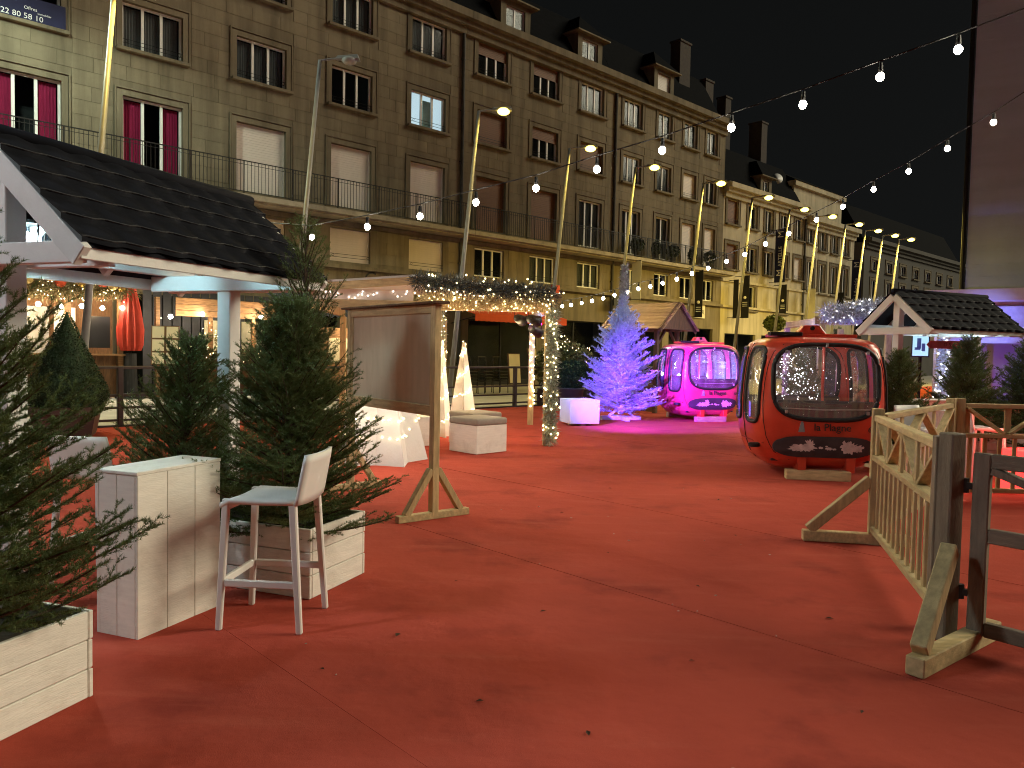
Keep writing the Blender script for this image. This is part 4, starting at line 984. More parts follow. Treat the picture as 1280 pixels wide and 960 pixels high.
wood_tree('white wooden light tree, narrow one beside the notice board', (-1.30, 13.9, 0), R(30), 1.75, .50)
wood_tree('white wooden light tree standing farther back inside the pavilion', (-.98, 15.3, 0), R(10), 1.75, .62)
t = thing('light_box', 'white star shaped wooden box with fairy lights below the notice board', 'decoration', (-1.86, 10.75, 0), R(0))
prof = [(0.62, 0), (.36, .92)]
pts5 = lambda r, z: [((r if k % 2 == 0 else r * .62) * math.cos(math.pi / 5 * k + .35), (r if k % 2 == 0 else r * .62) * math.sin(math.pi / 5 * k + .35), z) for k in range(10)]
lo_, hi_ = pts5(.70, 0), pts5(.46, .90)
for k in range(10):
    a, b = lo_[k], lo_[(k + 1) % 10]; c_, d__ = hi_[(k + 1) % 10], hi_[k]
    MB().add([a, b, c_, d__, (a[0] * .97, a[1] * .97, 0), (b[0] * .97, b[1] * .97, 0), (c_[0] * .96, c_[1] * .96, .9), (d__[0] * .96, d__[1] * .96, .9)], [(0, 1, 2, 3), (7, 6, 5, 4), (0, 4, 5, 1), (3, 2, 6, 7), (1, 5, 6, 2), (0, 3, 7, 4)]).build('panel', WHITEH, t)
MB().add(hi_, [tuple(range(10))]).build('top_panel', WHITEH, t)
light_specks(pts5(.64, .38) + pts5(.56, .62), .02, 60, .013, 15).build('fairy_lights', FAIRY, t, kind='stuff')
lamp('box_light', 'POINT', t, (.1, -1.0, .75), 4, (1, .85, .6), .15)
t = bar_counter('low white box behind the notice board legs', (-1.75, 12.7, 0), R(35), .7, .7, .48)

# ------------------------------------------------------------------ flocked tree, kiosk, hedge pot
place_tree('tall white flocked spruce washed in blue light', SP_F, (2.62, 18.15, .14), .7, 1.0, 1.04, nm=FLOCK, bm=FLOCKB, name='flocked_tree')
t = thing('tree_stand', 'white cross shaped stand under the flocked tree', 'stand', (2.62, 18.15, 0), .2)
MB().box((0, 0, .05), (1.0, .10, .10)).build('bar', FLOCKB, t, .005); MB().box((0, 0, .052), (.098, 1.0, .09)).build('bar', FLOCKB, t, .005)
for s in (-1, 1): MB().bar((s * .3, 0, .1), (s * .04, 0, .3), .05, .05).build('brace', FLOCKB, t)
def kiosk():
    t = thing('wooden_kiosk', 'small brown wooden kiosk with a slatted pitched roof behind the flocked tree', 'kiosk', (3.80, 21.2, 0), R(-41))
    for x in (-.55, .55):
        for y in (-.55, .55): plank('post', (x, y, 1.12), (.11, .11, 2.24), BROWNW, t, .004)
    for y in (-.55, .55): plank('beam', (0, y, 2.27), (1.35, .10, .10), BROWNX, t)
    n = 8; hw = .98; pitch = math.atan2(.72, hw)
    for s in (-1, 1):
        for i in range(n):
            f = (i + .5) / n; sl = MB().box((0, 0, 0), (2.0, hw / math.cos(pitch) / n + .035, .022)).build('roof_board', mat('roof_slat_wood', (.34, .20, .085), .7, .2, 5, stretch=(1, 6, 6), rand=.15), t, loc=(0, s * hw * f, 2.98 - .72 * f + .012 * 0), rot=(-s * (pitch - .05), 0, 0))
    for x in (-.9, .9):
        MB().prism([(-.92, 2.26), (.92, 2.26), (0, 2.92)], lambda p, q: (x - .012, p, q), lambda p, q: (x + .012, p, q)).build('gable_panel', BROWNW, t)
        for s in (-1, 1): MB().bar((x, 0, 2.96), (x, s * 1.0, 2.22), .05, .12).build('barge_board', BROWNW, t)
    for x in (-.55, .55):
        for s in (-1, 1): MB().bar((x, s * .55, 1.8), (x, s * .12, 2.24), .06, .06).build('brace', BROWNW, t)
    for y in (-.55,): plank('counter_board', (0, y - .03, 1.0), (1.2, .30, .04), BROWNX, t)
    for i in range(6): plank('plank', (0, -.56, .10 + .15 * i), (.98, .02, .145), BROWNX, t)
    return t
kiosk()
def hedge_pot(label, loc, s=1.0):
    t = thing('potted_hedge', label, 'planter', loc, 0)
    MB().lathe([(.30, 0), (.36, .55), (.40, .58), (.40, .62), (.35, .62)], 18).build('pot', POTG, t, smooth=True)
    o = obj('crown', mesh_np('crown', *leafy(2600, .52, .52, .42, .045, 77)), YEWGREEN, t, (0, 0, .95)); MB().ball((0, 0, .92), .42, 14, 8, .85).build('core', YEWGREEN, t)
    return t
hedge_pot('round clipped hedge in a dark pot left of the flocked tree', (1.62, 21.0, 0))
t = thing('flower_planter', 'loose mixed greenery with pale twigs behind the round hedge', 'plant', (1.55, 22.6, 0), 0)
MB().box((0, 0, .25), (1.6, .5, .5)).build('trough', POTG, t)
obj('leaves', mesh_np('leaves', *leafy(2200, .95, .4, .75, .07, 78)), LEAF1, t, (0, 0, 1.15))
add_garland(t, [(-.8, -.3, 1.3), (0, -.4, 1.9), (.8, -.3, 1.4)], .2, 500, 41, 26, TINSELG, FAIRY, .12, .013)

# ------------------------------------------------------------------ gondolas
def gondola_meshes():
    a, b = .865, .80; zb, zt = .13, 1.86
    prof = [(0, .66), (.03, .76), (.08, .855), (.15, .915), (.25, .962), (.38, .992), (.5, 1.0), (.62, .992), (.74, .972), (.84, .942), (.91, .905), (.955, .85), (.985, .74), (1.0, .55)]
    def s_of(t):
        for (t0, s0), (t1, s1) in zip(prof, prof[1:]):
            if t <= t1: f = (t - t0) / (t1 - t0); f = f * f * (3 - 2 * f) * .35 + f * .65; return s0 + (s1 - s0) * f
        return prof[-1][1]
    nz_, nth = 110, 224
    ts = [1 - (1 - i / nz_) for i in range(nz_ + 1)]
    V = []
    ex = 2 / 4.6
    for t in ts:
        s = s_of(t); z = zb + (zt - zb) * t
        for k in range(nth):
            th = 2 * math.pi * (k + .5) / nth; c, sn = math.cos(th), math.sin(th)
            V.append((a * s * math.copysign(abs(c) ** ex, c), b * s * math.copysign(abs(sn) ** ex, sn), z))
    def region(p):
        x, y, z = p
        if abs(y) / b > abs(x) / a:
            if (abs(x) / .665) ** 3.4 + (abs(z - 1.275) / .485) ** 3.4 < 1: return 'front_window' if y < 0 else 'rear_window'
        else:
            for yc in (-.36, .36):
                if (abs(y - yc) / .245) ** 5 + (abs(z - 1.22) / .50) ** 5 < 1: return ('left' if x < 0 else 'right') + ('_front' if yc < 0 else '_rear')
        return None
    shell = []; wins = {}
    for i in range(nz_):
        for k in range(nth):
            q = (i * nth + k, i * nth + (k + 1) % nth, (i + 1) * nth + (k + 1) % nth, (i + 1) * nth + k)
            c = [sum(V[j][d] for j in q) / 4 for d in range(3)]; r_ = region(c)
            if r_: wins.setdefault(r_, []).append(q)
            else: shell.append(q)
    shell.append(tuple(range(nth))[::-1]); shell.append(tuple(nz_ * nth + k for k in range(nth)))
    def sub(fs, name, smooth=True):
        ids = sorted({i for f in fs for i in f}); mp = {i: n for n, i in enumerate(ids)}
        me = bpy.data.meshes.new(name); me.from_pydata([V[i] for i in ids], [], [tuple(mp[i] for i in f) for f in fs])
        if smooth:
            for p in me.polygons: p.use_smooth = len(p.vertices) < 10
        return me
    def surf(side, u, z):     # point of the shell, u across the face
        s = s_of((z - zb) / (zt - zb)); 
        if side in ('f', 'r'):
            y = b * s * (max(0, 1 - (abs(u) / (a * s)) ** 4.6)) ** (1 / 4.6); return (u, -y if side == 'f' else y, z)
        x = a * s * (max(0, 1 - (abs(u) / (b * s)) ** 4.6)) ** (1 / 4.6); return (-x if side == 'l' else x, u, z)
    gask = {}
    def ring(side, uc, ru, zc, rz_, e, n=56):
        pts = []
        for k in range(n):
            th = 2 * math.pi * k / n; c, sn = math.cos(th), math.sin(th)
            pts.append(surf(side, uc + ru * math.copysign(abs(c) ** (2 / e), c), zc + rz_ * math.copysign(abs(sn) ** (2 / e), sn)))
        return pts
    gl = []
    for sd_ in ('f', 'r'): gl.append(MB().tube(ring(sd_, 0, .665, 1.275, .485, 3.4, 72), .032, 6, True).mesh('window_gasket', smooth=True))
    for sd_ in ('l', 'r2'):
        for yc in (-.36, .36): gl.append(MB().tube(ring('l' if sd_ == 'l' else 's', yc, .245, 1.22, .50, 5), .026, 6, True).mesh('window_gasket', smooth=True))
    # worn bumper band with a stadium outline, following the front
    bandm = []
    for sd_ in ('f', 'r'):
        vs = []; fs = []; nu, nv = 40, 8
        for lay in (0.006, .030):
            for j in range(nv + 1):
                for i in range(nu + 1):
                    v = -1 + 2 * j / nv; u = -1 + 2 * i / nu
                    hw = .64 - .12 * (1 - math.sqrt(max(0, 1 - v * v * .98)))
                    p = surf(sd_, u * hw, .435 + v * .140 * (1 - .25 * abs(u) ** 6))
                    sg = -1 if sd_ == 'f' else 1
                    vs.append((p[0], p[1] + sg * (lay + .002 * (1 - v * v)), p[2]))
        o_ = (nu + 1) * (nv + 1); m_ = nu + 1
        for j in range(nv):
            for i in range(nu):
                q = (j * m_ + i, j * m_ + i + 1, (j + 1) * m_ + i + 1, (j + 1) * m_ + i); fs.append(tuple(k + o_ for k in q)); fs.append(q[::-1])
        for j in range(nv):
            for i in (0, nu): fs.append((j * m_ + i, (j + 1) * m_ + i, (j + 1) * m_ + i + o_, j * m_ + i + o_))
        for i in range(nu):
            for j in (0, nv): fs.append((j * m_ + i, j * m_ + i + 1, j * m_ + i + 1 + o_, j * m_ + i + o_))
        bandm.append(MB().add(vs, fs).mesh('bumper_band', smooth=False))
    return sub(shell, 'shell'), {k: sub(v, 'window_pane') for k, v in wins.items()}, gl, bandm, surf
GS, GW, GG, GB, gsurf = gondola_meshes()
def blotch(cx, cz, rx, rz_, seed, n=46):
    """flake of worn paint on the bumper: ragged star outline"""
    rnd = random.Random(seed); pts = []
    for k in range(n):
        th = 2 * math.pi * k / n; r_ = rnd.uniform(.55, 1.12); pts.append((cx + rx * r_ * math.cos(th), cz + rz_ * r_ * math.sin(th)))
    def fp(p, q, o=.035): v = gsurf('f', p, q); return (v[0], v[1] - o, v[2])
    mb = MB(); c = fp(cx, cz); vs = [c] + [fp(p, q) for p, q in pts]
    mb.add(vs, [(0, k + 1, (k + 1) % n + 1) for k in range(n)]); return mb
def gondola(label, loc, rz, lights=True, paint=REDP):
    t = thing('cable_car_gondola', label, 'gondola', loc, rz, 'red ski lift gondolas')
    body = obj('body', GS.copy(), paint, t)
    for k, me in GW.items(): obj('window_pane', me, GGLASS, t)
    for me in GG: obj('window_gasket', me, RUBBER, t)
    for me in GB: obj('bumper_band', me, BUMP, t)
    # door seam pillars and threshold strips
    for s in (-1, 1):
        pts = [gsurf('l' if s < 0 else 's', 0, z) for z in np.linspace(.2, 1.78, 16)]; MB().tube([(p[0] + s * .006, p[1], p[2]) for p in pts], .006, 5).build('door_seam', RUBBER, t)
        for yy in (-.66, .66):
            pts = [gsurf('l' if s < 0 else 's', yy, z) for z in np.linspace(.25, 1.76, 16)]; MB().tube([(p[0] + s * .004, p[1], p[2]) for p in pts], .005, 5).build('door_seam', RUBBER, t)
        MB().tube([gsurf('l' if s < 0 else 's', yy, .46) for yy in (-.6, -.3, 0, .3, .6)], .012, 5).build('side_trim', mat('dull_red_trim', (.30, .03, .02), .5), t)
        MB().lathe([(.055, -.03), (.075, -.02), (.075, .02), (.055, .03)], 16).build('guide_roller', RUBBER, t, loc=(s * (.80 + .03), -.50, .42), rot=(0, 0, 0))
    # window clips
    for x, z in ((0, 1.752), (-.51, 1.66), (.51, 1.66), (-.51, .89), (.51, .89)):
        p = gsurf('f', x, z); MB().box((p[0], p[1] - .02, p[2]), (.035, .025, .045)).build('clip', STEEL, t, .004)
    MB().tube([(-.60, -.70, .93), (0, -.755, .92), (.60, -.70, .93)], .009, 6).build('grab_bar', PRINTW, t)
    # logo
    pz = .705; py = gsurf('f', 0, pz)[1] - .012
    text('lettering', 'la Plagne', .135, mat('dark_teal_print', (.02, .035, .03), .6), t, (.08, py, pz - .012), (R(86), 0, 0), .003)
    MB().prism([(-.345, pz - .075), (-.265, pz - .075), (-.285, pz + .04), (-.305, pz + .075), (-.325, pz + .02)], lambda p, q: (p, py - .002, q), lambda p, q: (p, py + .02, q)).build('emblem', mat('grey_print', (.22, .25, .25), .6), t)
    text('number', '68', .10, mat('faded_print', (.08, .03, .02), .6), t, (.58, gsurf('f', .58, pz - .03)[1] - .014, pz - .03), (R(86), 0, R(10)), .003)
    # worn paint patches
    for i, (cx, cz, rx, rz_) in enumerate([(-.27, .425, .17, .055), (-.20, .46, .07, .085), (-.36, .41, .12, .03), (.33, .43, .13, .075), (.27, .45, .08, .09), (.42, .43, .08, .05), (.05, .42, .05, .022), (-.05, .43, .035, .02), (.12, .415, .03, .015), (.02, .45, .02, .012)]):
        blotch(cx, cz, rx, rz_, i).build('paint_chip', CHIP, t)
    # underside feet, roof plates and hanger
    for x in (-.26, .36):
        MB().prism([(x - .05, .10), (x + .05, .10), (x + .06, .30), (x - .06, .30)], lambda p, q: (p, -.70 - (.30 - q) * .05, q), lambda p, q: (p, -.52, q)).build('landing_foot', REDP, t, .006)
        MB().prism([(x - .05, .10), (x + .05, .10), (x + .06, .30), (x - .06, .30)], lambda p, q: (p, .52, q), lambda p, q: (p, .70 + (.30 - q) * .05, q)).build('landing_foot', REDP, t, .006)
    MB().box((0, 0, 1.885), (1.05, .62, .045)).build('roof_plate', REDP, t, .008); MB().box((-.42, -.30, 1.90), (.42, .16, .05)).build('roof_vent', IRON, t, .006)
    MB().prism([(-.20, 1.908), (.20, 1.908), (.105, 2.03), (-.105, 2.03)], lambda p, q: (p, -.09, q), lambda p, q: (p, .09, q)).build('hanger_bracket', REDP, t, .01)
    MB().tube([(0, -.11, 1.99), (0, .11, 1.99)], .03, 10).build('hanger_pin', IRON, t)
    # benches and inside pole
    for s in (-1, 1):
        MB().box((0, s * .46, .62), (1.30, .34, .08)).build('bench', SEATM, t, .02, True); MB().box((0, s * .64, .86), (1.30, .07, .34)).build('bench_back', SEATM, t, .02, True)
    MB().box((0, 0, .24), (1.25, 1.2, .03)).build('floor', SEATM, t)
    for x in (-.40, .40): MB().tube([(x, .60, .3), (x, .62, 1.74)], .022, 8).build('inner_post', REDP, t)
    if lights:  # specks put inside the cabin in place of reflections on the glass
        rng = np.random.default_rng(5); mb = MB()
        for i in range(110):
            h_ = rng.random() ** .7; x = -.12 + rng.normal() * .26 * (1.15 - h_) - .12 * h_; mb.octa((x, .18 + rng.normal() * .12, .66 + 1.0 * h_), .006 + .005 * rng.random())
        for i in range(90): mb.octa((rng.uniform(-.55, .62), rng.uniform(-.35, .5), .62 + rng.random() ** 1.7 * .95), .0055)
        mb.build('fairy_lights', FAIRYW, t, kind='stuff')
    # timber under it
    return t
g1 = gondola('red gondola with a big window, light specks inside for its reflections, behind the fence', (4.10, 10.52, 0), R(-4), True)
lamp('cabin_fill', 'POINT', g1, (.1, .1, 1.55), 1.6, (1, .85, .7), .1)  # unseen fill added to brighten the cabin
g2 = gondola('red gondola lit magenta and blue beside the flocked tree', (4.58, 18.75, 0), R(17), False, mat('magenta_tinted_red_paint', (.56, .06, .12), .30, .10, 3.5, .04, 30, spec=.5, coat=.35, dark=(.36, .04, .07), dark_amt=.5, dscale=3))  # pink mixed into the red so the magenta light shows
lamp('cabin_fill', 'POINT', g2, (.35, .1, .95), 40, (.25, .35, 1.0), .08)  # unseen blue fill added so the windows look blue
for lab, c, rz, L in (('pale timber block under the nearer gondola', (4.0, 9.84), R(-9), .80), ('timber block under the magenta lit gondola', (4.75, 18.1), R(17), .8)):
    tag(MB().box((0, 0, .0465), (L, .14, .125)).build('timber_block', TIMBERX, None, .006, loc=(c[0], c[1], .017), rot=(0, 0, rz)), lab, 'timber block')
for lab, c, rz in (('rear timber block under the nearer gondola', (4.22, 11.2), R(-8)), ('rear timber block under the magenta lit gondola', (4.35, 19.4), R(17))):
    tag(MB().box((0, 0, .0465), (.8, .14, .125)).build('timber_block', TIMBERX, None, .006, loc=(c[0], c[1], .017), rot=(0, 0, rz)), lab, 'timber block')

# ------------------------------------------------------------------ picket fence and gate
PK = {}
def fence_panel(label, a, b, feet=(), h=1.12, bays=2, end_post=True, start_post=True, m=TIMBER, sm=None):
    a, b = Vector((*a, 0)), Vector((*b, 0)); d = b - a; L = d.length; rz = math.atan2(d.y, d.x)
    t = thing('fence_panel', label, 'fence', a, rz, 'timber fence panels')
    if start_post: plank('post', (0, 0, .575 if sm else .585), (.09, .09, 1.15 if sm else 1.17), sm or m, t, .005)
    if end_post: plank('post', (L, 0, .585), (.09, .09, 1.17), m, t, .005)
    x0, x1 = .05, L - .05
    zt_, zm, zb_ = h - .03, .755, .14
    plank('top_rail', ((x0 + x1) / 2, 0, zt_), (x1 - x0, .075, .05), TIMBERX, t, .005)
    plank('mid_rail', ((x0 + x1) / 2, 0, zm), (x1 - x0, .085, .045), TIMBERX, t, .005)
    plank('bottom_rail', ((x0 + x1) / 2, 0, zb_), (x1 - x0, .07, .05), TIMBERX, t, .005)
    n = int((x1 - x0) / .155); pk = MB().box((0, 0, 0), (.045, .022, zm - zb_ - .047)).mesh('picket', .003)
    for i in range(n): obj('picket', pk, m, t, (x0 + (x1 - x0) * (i + .5) / n, 0, (zm + zb_) / 2))
    nb = max(2, int(round((x1 - x0) / 1.1))); bw = (x1 - x0) / nb
    up = MB().box((0, 0, 0), (.07, .022, zt_ - zm - .048)).mesh('upright', .003)
    for i in range(2 * nb - 1 + 2):
        x = x0 + .04 + (x1 - x0 - .08) * i / (2 * nb); obj('upright', up, m, t, (x, .012, (zt_ + zm) / 2))
    for i in range(nb):
        xa, xm_, xb = x0 + bw * i + .03, x0 + bw * (i + .5), x0 + bw * (i + 1) - .03
        MB().bar((xa, -.016, zt_ - .03), (xm_ - .03, -.016, zm + .03), .03, .075, (0, 1, 0)).build('diagonal', TIMBERX, t, .003)
        MB().bar((xb, -.016, zt_ - .03), (xm_ + .03, -.016, zm + .03), .03, .075, (0, 1, 0)).build('diagonal', TIMBERX, t, .003)
    for x, sy, ang, Lf, Lb in feet:    # ground beam through the post with a slanting brace on side sy
        q = Matrix.Rotation(ang - rz, 3, 'Z'); f0 = q @ Vector((Lf, 0, 0)); f1 = q @ Vector((-Lb, 0, 0)); c0 = Vector((x, 0, 0))
        MB().bar(c0 + f0 + Vector((0, 0, .05)), c0 + f1 + Vector((0, 0, .05)), .085, .09).build('foot', TIMBERX, t, .005)
        e = (f0 if sy > 0 else f1); u = e.normalized()
        MB().bar(c0 + e - u * .05 + Vector((0, 0, .10)), c0 + u * .04 + Vector((0, 0, .56)), .07, .085).build('brace', TIMBER, t, .005)
    return t
fence_panel('timber fence panel with pickets running from the gate to the gondola', (2.545, 4.46), (3.13, 6.47), [(2.093, 1, math.atan2(.17, -.98), .58, .30)], sm=TIMBERD)
fence_panel('timber fence panel in shadowy middle ground right behind the near one', (3.20, 6.56), (4.90, 8.46), [], start_post=False)
fence_panel('timber fence panel with crossed braces in front of the red lit stool', (5.02, 8.50), (7.9, 8.42), [], start_post=True)
# gate post with its foot, gate
t = thing('gate_post', 'stout dark gate post with a slanting brace and ground beam', 'post', (2.478, 4.25, 0), 0)
plank('post', (0, 0, .60), (.10, .10, 1.18), TIMBERD, t, .008, R(16))
fd = Vector((.79, .61, 0)); q0 = Vector((-.43, -.50, .055)); q1 = Vector((.33, .085, .055))
MB().bar(q0, q1, .095, .10).build('foot', TIMBERX, t, .006)
MB().bar(Vector((-.39, -.465, .12)), Vector((-.045, -.10, .56)), .08, .10).build('brace', TIMBER, t, .006)
def gate():
    a = Vector((2.575, 4.19, 0)); d = Vector((.64, -.76, 0)); L = 1.10
    t = thing('timber_gate', 'dark framed timber gate standing ajar at the picture edge', 'gate', a, math.atan2(d.y, d.x))
    for x in (.04, L): plank('stile', (x, 0, .585), (.085, .05, 1.01), TIMBERD, t, .006)
    for z in (.12, .64, 1.05): plank('rail', (L / 2 + .02, 0, z), (L - .13, .048, .08), mat('weathered_grey_timber_across', (.20, .16, .115), .75, .25, 5, .35, 30, stretch=(1, 6, 6), rand=.10), t, .005)
    MB().bar((.09, .002, 1.0), (L - .06, .002, .68), .04, .075, (0, 1, 0)).build('diagonal', TIMBERD, t, .004)
    for x in (.37, .70): plank('bar', (x, 0, .38), (.07, .04, .438), TIMBERD, t, .004)
    for z in (.30, .90): MB().box((-.045, 0, z), (.10, .03, .035)).tube([(-.045, 0, z - .04), (-.045, 0, z + .04)], .02, 8).build('hinge', IRON, t)
    return t
gate()

# ------------------------------------------------------------------ street railing, topiary, brasserie terrace
RV = 10.40
def railing(label, u0, u1, step=3.45):
    t = thing('street_railing', label, 'railing', S(u0, RV, 0), FRZ, 'street railings at the carpet edge'); L = u1 - u0
    n = int(round(L / step))
    for i in range(n + 1): plank('post', (L * i / n, 0, .56), (.10, .10, 1.20), STEELD, t, .01)
    MB().box((L / 2, 0, 1.13), (L, .07, .06)).build('handrail', STEELD, t, .01)
    for z in (.60, .36, .12): MB().box((L / 2, 0, z), (L - .10, .045, .045)).build('rail', STEELD, t, .006)
    MB().box((L / 2, 0, -.005), (L, .12, .07)).build('kerb_beam', STEELD, t)
    return t
railing('dark street railing behind the bar counter and potted cone', -18.4, -4.6)
railing('dark street railing seen through the garland pavilion', -4.5, 9.3)
t = thing('topiary_cone', 'tall clipped dark green cone in a brown pot by the railing', 'topiary', (-7.62, 13.0, 0), .4)
MB().add([(-.40, -.40, 0), (.40, -.40, 0), (.40, .40, 0), (-.40, .40, 0), (-.48, -.48, .42), (.48, -.48, .42), (.48, .48, .42), (-.48, .48, .42)], [(0, 3, 2, 1), (0, 1, 5, 4), (1, 2, 6, 5), (2, 3, 7, 6), (3, 0, 4, 7), (4, 5, 6, 7)]).box((0, 0, .45), (1.04, 1.04, .12)).build('pot', POT, t)
rng = np.random.default_rng(8); n = 15000
hh = 1 - np.sqrt(rng.random(n)); th = rng.random(n) * 2 * math.pi
rad = np.interp(hh, [0, .1, .2, 1], [.52, .62, .60, .015]) * rng.uniform(.90, 1.06, n)
p = np.stack([rad * np.cos(th), rad * np.sin(th), .48 + hh * 1.68], 1); a_ = rng.normal(size=(n, 3)); a_ /= np.linalg.norm(a_, axis=1)[:, None]; b_ = np.cross(a_, rng.normal(size=(n, 3))); b_ /= np.linalg.norm(b_, axis=1)[:, None]
V = np.stack([p - a_ * .020, p + b_ * .007, p + a_ * .020, p - b_ * .007], 1).reshape(-1, 3)
obj('crown', mesh_np('crown', V, np.arange(4 * n).reshape(-1, 4)), YEWGREEN, t); MB().lathe([(.46, .5), (.54, .66), (.52, .84), (.01, 2.1)], 20).build('core', YEWGREEN, t)

# brasserie terrace hut: rustic boards, counter, garland
def terrace():
    t = thing('terrace_hut', 'rustic wooden terrace bar hung with a golden garland behind the railing', 'terrace hut', S(-13.2, 2.0, 0), FRZ)
    L = 4.2
    for i in range(24): plank('board', (L * (i + .5) / 24, 0, .62), (L / 24 - .012, .03, 1.20), BROWNW, t, .003)
    plank('counter_top', (L / 2, -.08, 1.25), (L + .1, .36, .05), BROWNX, t, .006)
    for x in (.1, 1.35, 2.75, L - .1): plank('post', (x, -.1, 1.55), (.14, .14, 3.1), BROWNX, t, .006)
    for i in range(3): plank('roof_beam', (L / 2, -.1, 2.95 + .2 * i), (L + .4, .12, .18), BROWNX, t, .006)
    for i, (x, w_, m_) in enumerate([(1.25, .9, PRINTW), (2.15, .7, mat('mirror_grey', (.30, .31, .32), .3, .3, 3)), (2.9, .55, PRINTW), (.5, .6, mat('mirror_grey', (.3, .3, .3)))]): plank('wall_panel', (x, .9, 1.9), (w_, .03, 1.4), m_, t)
    plank('back_board', (L / 2, 1.0, 1.6), (L, .04, 3.2), BROWNW, t)
    plank('chalk_board', (3.55, -.12, 1.9), (.55, .03, .9), BLACKC, t)
    path = [(-.2, -.3, 3.1), (L * .3, -.35, 3.0), (L * .6, -.35, 3.05), (L + .2, -.3, 3.15)]
    add_garland(t, path, .34, 5200, 61, 150, TINSELG, FAIRY, .14, .018, .014)
    rnd = random.Random(4)
    for i in range(16):
        MB().ball((0, 0, 0), rnd.uniform(.10, .17), 12, 8).build('ornament', [GOLD, AWN, mat('straw_ornament', (.55, .40, .16), .7), GOLD][i % 4], t, smooth=True, loc=(L * (i + .5) / 16, -.45 + rnd.uniform(-.1, .1), 3.35 + rnd.uniform(-.18, .18)))
    for i in range(8): MB().ball((0, 0, 0), .065, 10, 6).build('bulb', BULB, t, smooth=True, loc=(.4 + L * i / 8, -.4, 2.58 + .03 * (i % 2)))
    for x in (.8, 2.1, 3.4): lamp('terrace_light', 'POINT', t, (x, -.1, 2.4), 18, (1, .64, .26), .12)
    return t
terrace()
t = thing('closed_parasol', 'closed red parasol standing by the terrace menu board', 'parasol', S(-8.85, 2.2, 0), FRZ)
MB().tube([(0, 0, 0), (0, 0, 3.5)], .03, 8).build('pole', IRON, t)
mb = MB(); n = 28; rows = [(3.5, .04), (3.2, .15), (2.6, .26), (2.0, .34), (1.55, .32), (1.38, .26)]
vs = []; fs = []
for z, r_ in rows:
    for k in range(n): a = 2 * math.pi * k / n; q = r_ * (1 + .10 * (1 if k % 2 else -1) * min(1, (3.5 - z))); vs.append((q * math.cos(a), q * math.sin(a), z))
for i in range(len(rows) - 1):
    for k in range(n): fs.append((i * n + k, i * n + (k + 1) % n, (i + 1) * n + (k + 1) % n, (i + 1) * n + k))
mb.add(vs, fs).build('canopy', REDCL, t)
MB().lathe([(.42, 0), (.42, .08), (.20, .14), (.16, 1.3)], 16).build('base', BLACKC, t)
def menu_board(label, loc, rz, W, Hh, z, rows, tilt=0.12, roof=False):
    t = thing('menu_board', label, 'menu board', loc, rz, 'menu boards'); 
    plank('leg', (0, .06, z / 2 + .05), (.07, .07, z + .1), BROWNX, t); b = MB().box((0, 0, Hh / 2), (W, .05, Hh)).build('frame', BROWNW, t, .006, loc=(0, 0, z), rot=(-tilt, 0, 0))
    nx, ny = rows
    for i in range(nx):
        for j in range(ny): MB().box((-W / 2 + W * (i + .5) / nx, -.029, Hh * (j + .5) / ny), (W / nx - .06, .006, Hh / ny - .05)).build('menu_sheet', PAPER, b)
    return t
menu_board('framed menu board with six pale sheets beside the red parasol', S(-8.35, 3.6, 0), FRZ - R(25), .74, 1.12, 1.0, (2, 3))
# second terrace: timber wall with lights, wreath, windows
def terrace2():
    t = thing('timber_terrace', 'dark timber terrace screen with lights and a wreath beside the shelter post', 'terrace screen', S(-8.1, 2.2, 0), FRZ); L = 4.3
    for i in range(5): plank('plank', (L / 2, 0, .14 + .24 * i), (L, .04, .23), BROWNW, t, .004)
    for x in (.0, 1.6, 3.0, L): plank('post', (x, 0, 1.5), (.12, .12, 3.0), BROWNX, t)
    for i in range(3): plank('top_board', (L * .52, -.06, 2.55 + .19 * i), (L * .8, .05, .18), BROWNX, t, .006)
    for x in np.arange(.1, L, .30): plank('upright', (x, 1.2, 1.7), (.26, .03, 3.2), mat('blue_black_board', (.035, .036, .045), .7, .2, 4, rand=.2), t)
    for x, w_ in ((2.3, .9), (3.5, .8)): plank('window', (x, 1.14, 1.9), (w_, .03, 1.0), mat('cream_window', (.45, .40, .28), .6), t)
    add_garland(t, [(0, -.15, 1.35), (L * .5, -.2, 1.28), (L, -.15, 1.34)], .18, 2600, 71, 60, TINSELG, FAIRY, .13, .016, .012)
    pts = [(2.0 + .28 * math.cos(k), -.2, 1.75 + .28 * math.sin(k)) for k in np.linspace(0, 6.283, 20)]
    add_garland(t, pts, .07, 900, 81, 26, TINSELG, FAIRY, .09, .014, .01)
    light_specks([(.1, -.3, 2.4), (.15, -.3, .6), (1.2, -.3, .7), (1.25, -.3, 2.3), (3, -.3, 1), (3.3, -.3, 2.2), (4.2, -.3, .8)], .12, 60, .016, 3).build('fairy_lights', FAIRY, t, kind='stuff')
    for i in range(5): MB().ball((0, 0, 0), .07, 10, 6).build('bulb', BULB, t, smooth=True, loc=(.3 + .95 * i, -.25, 2.42 + .12 * (i % 2)))
    for x in (.9, 3.0): lamp('terrace_light', 'POINT', t, (x, -.5, 2.3), 22, (1, .78, .48), .12)
terrace2()
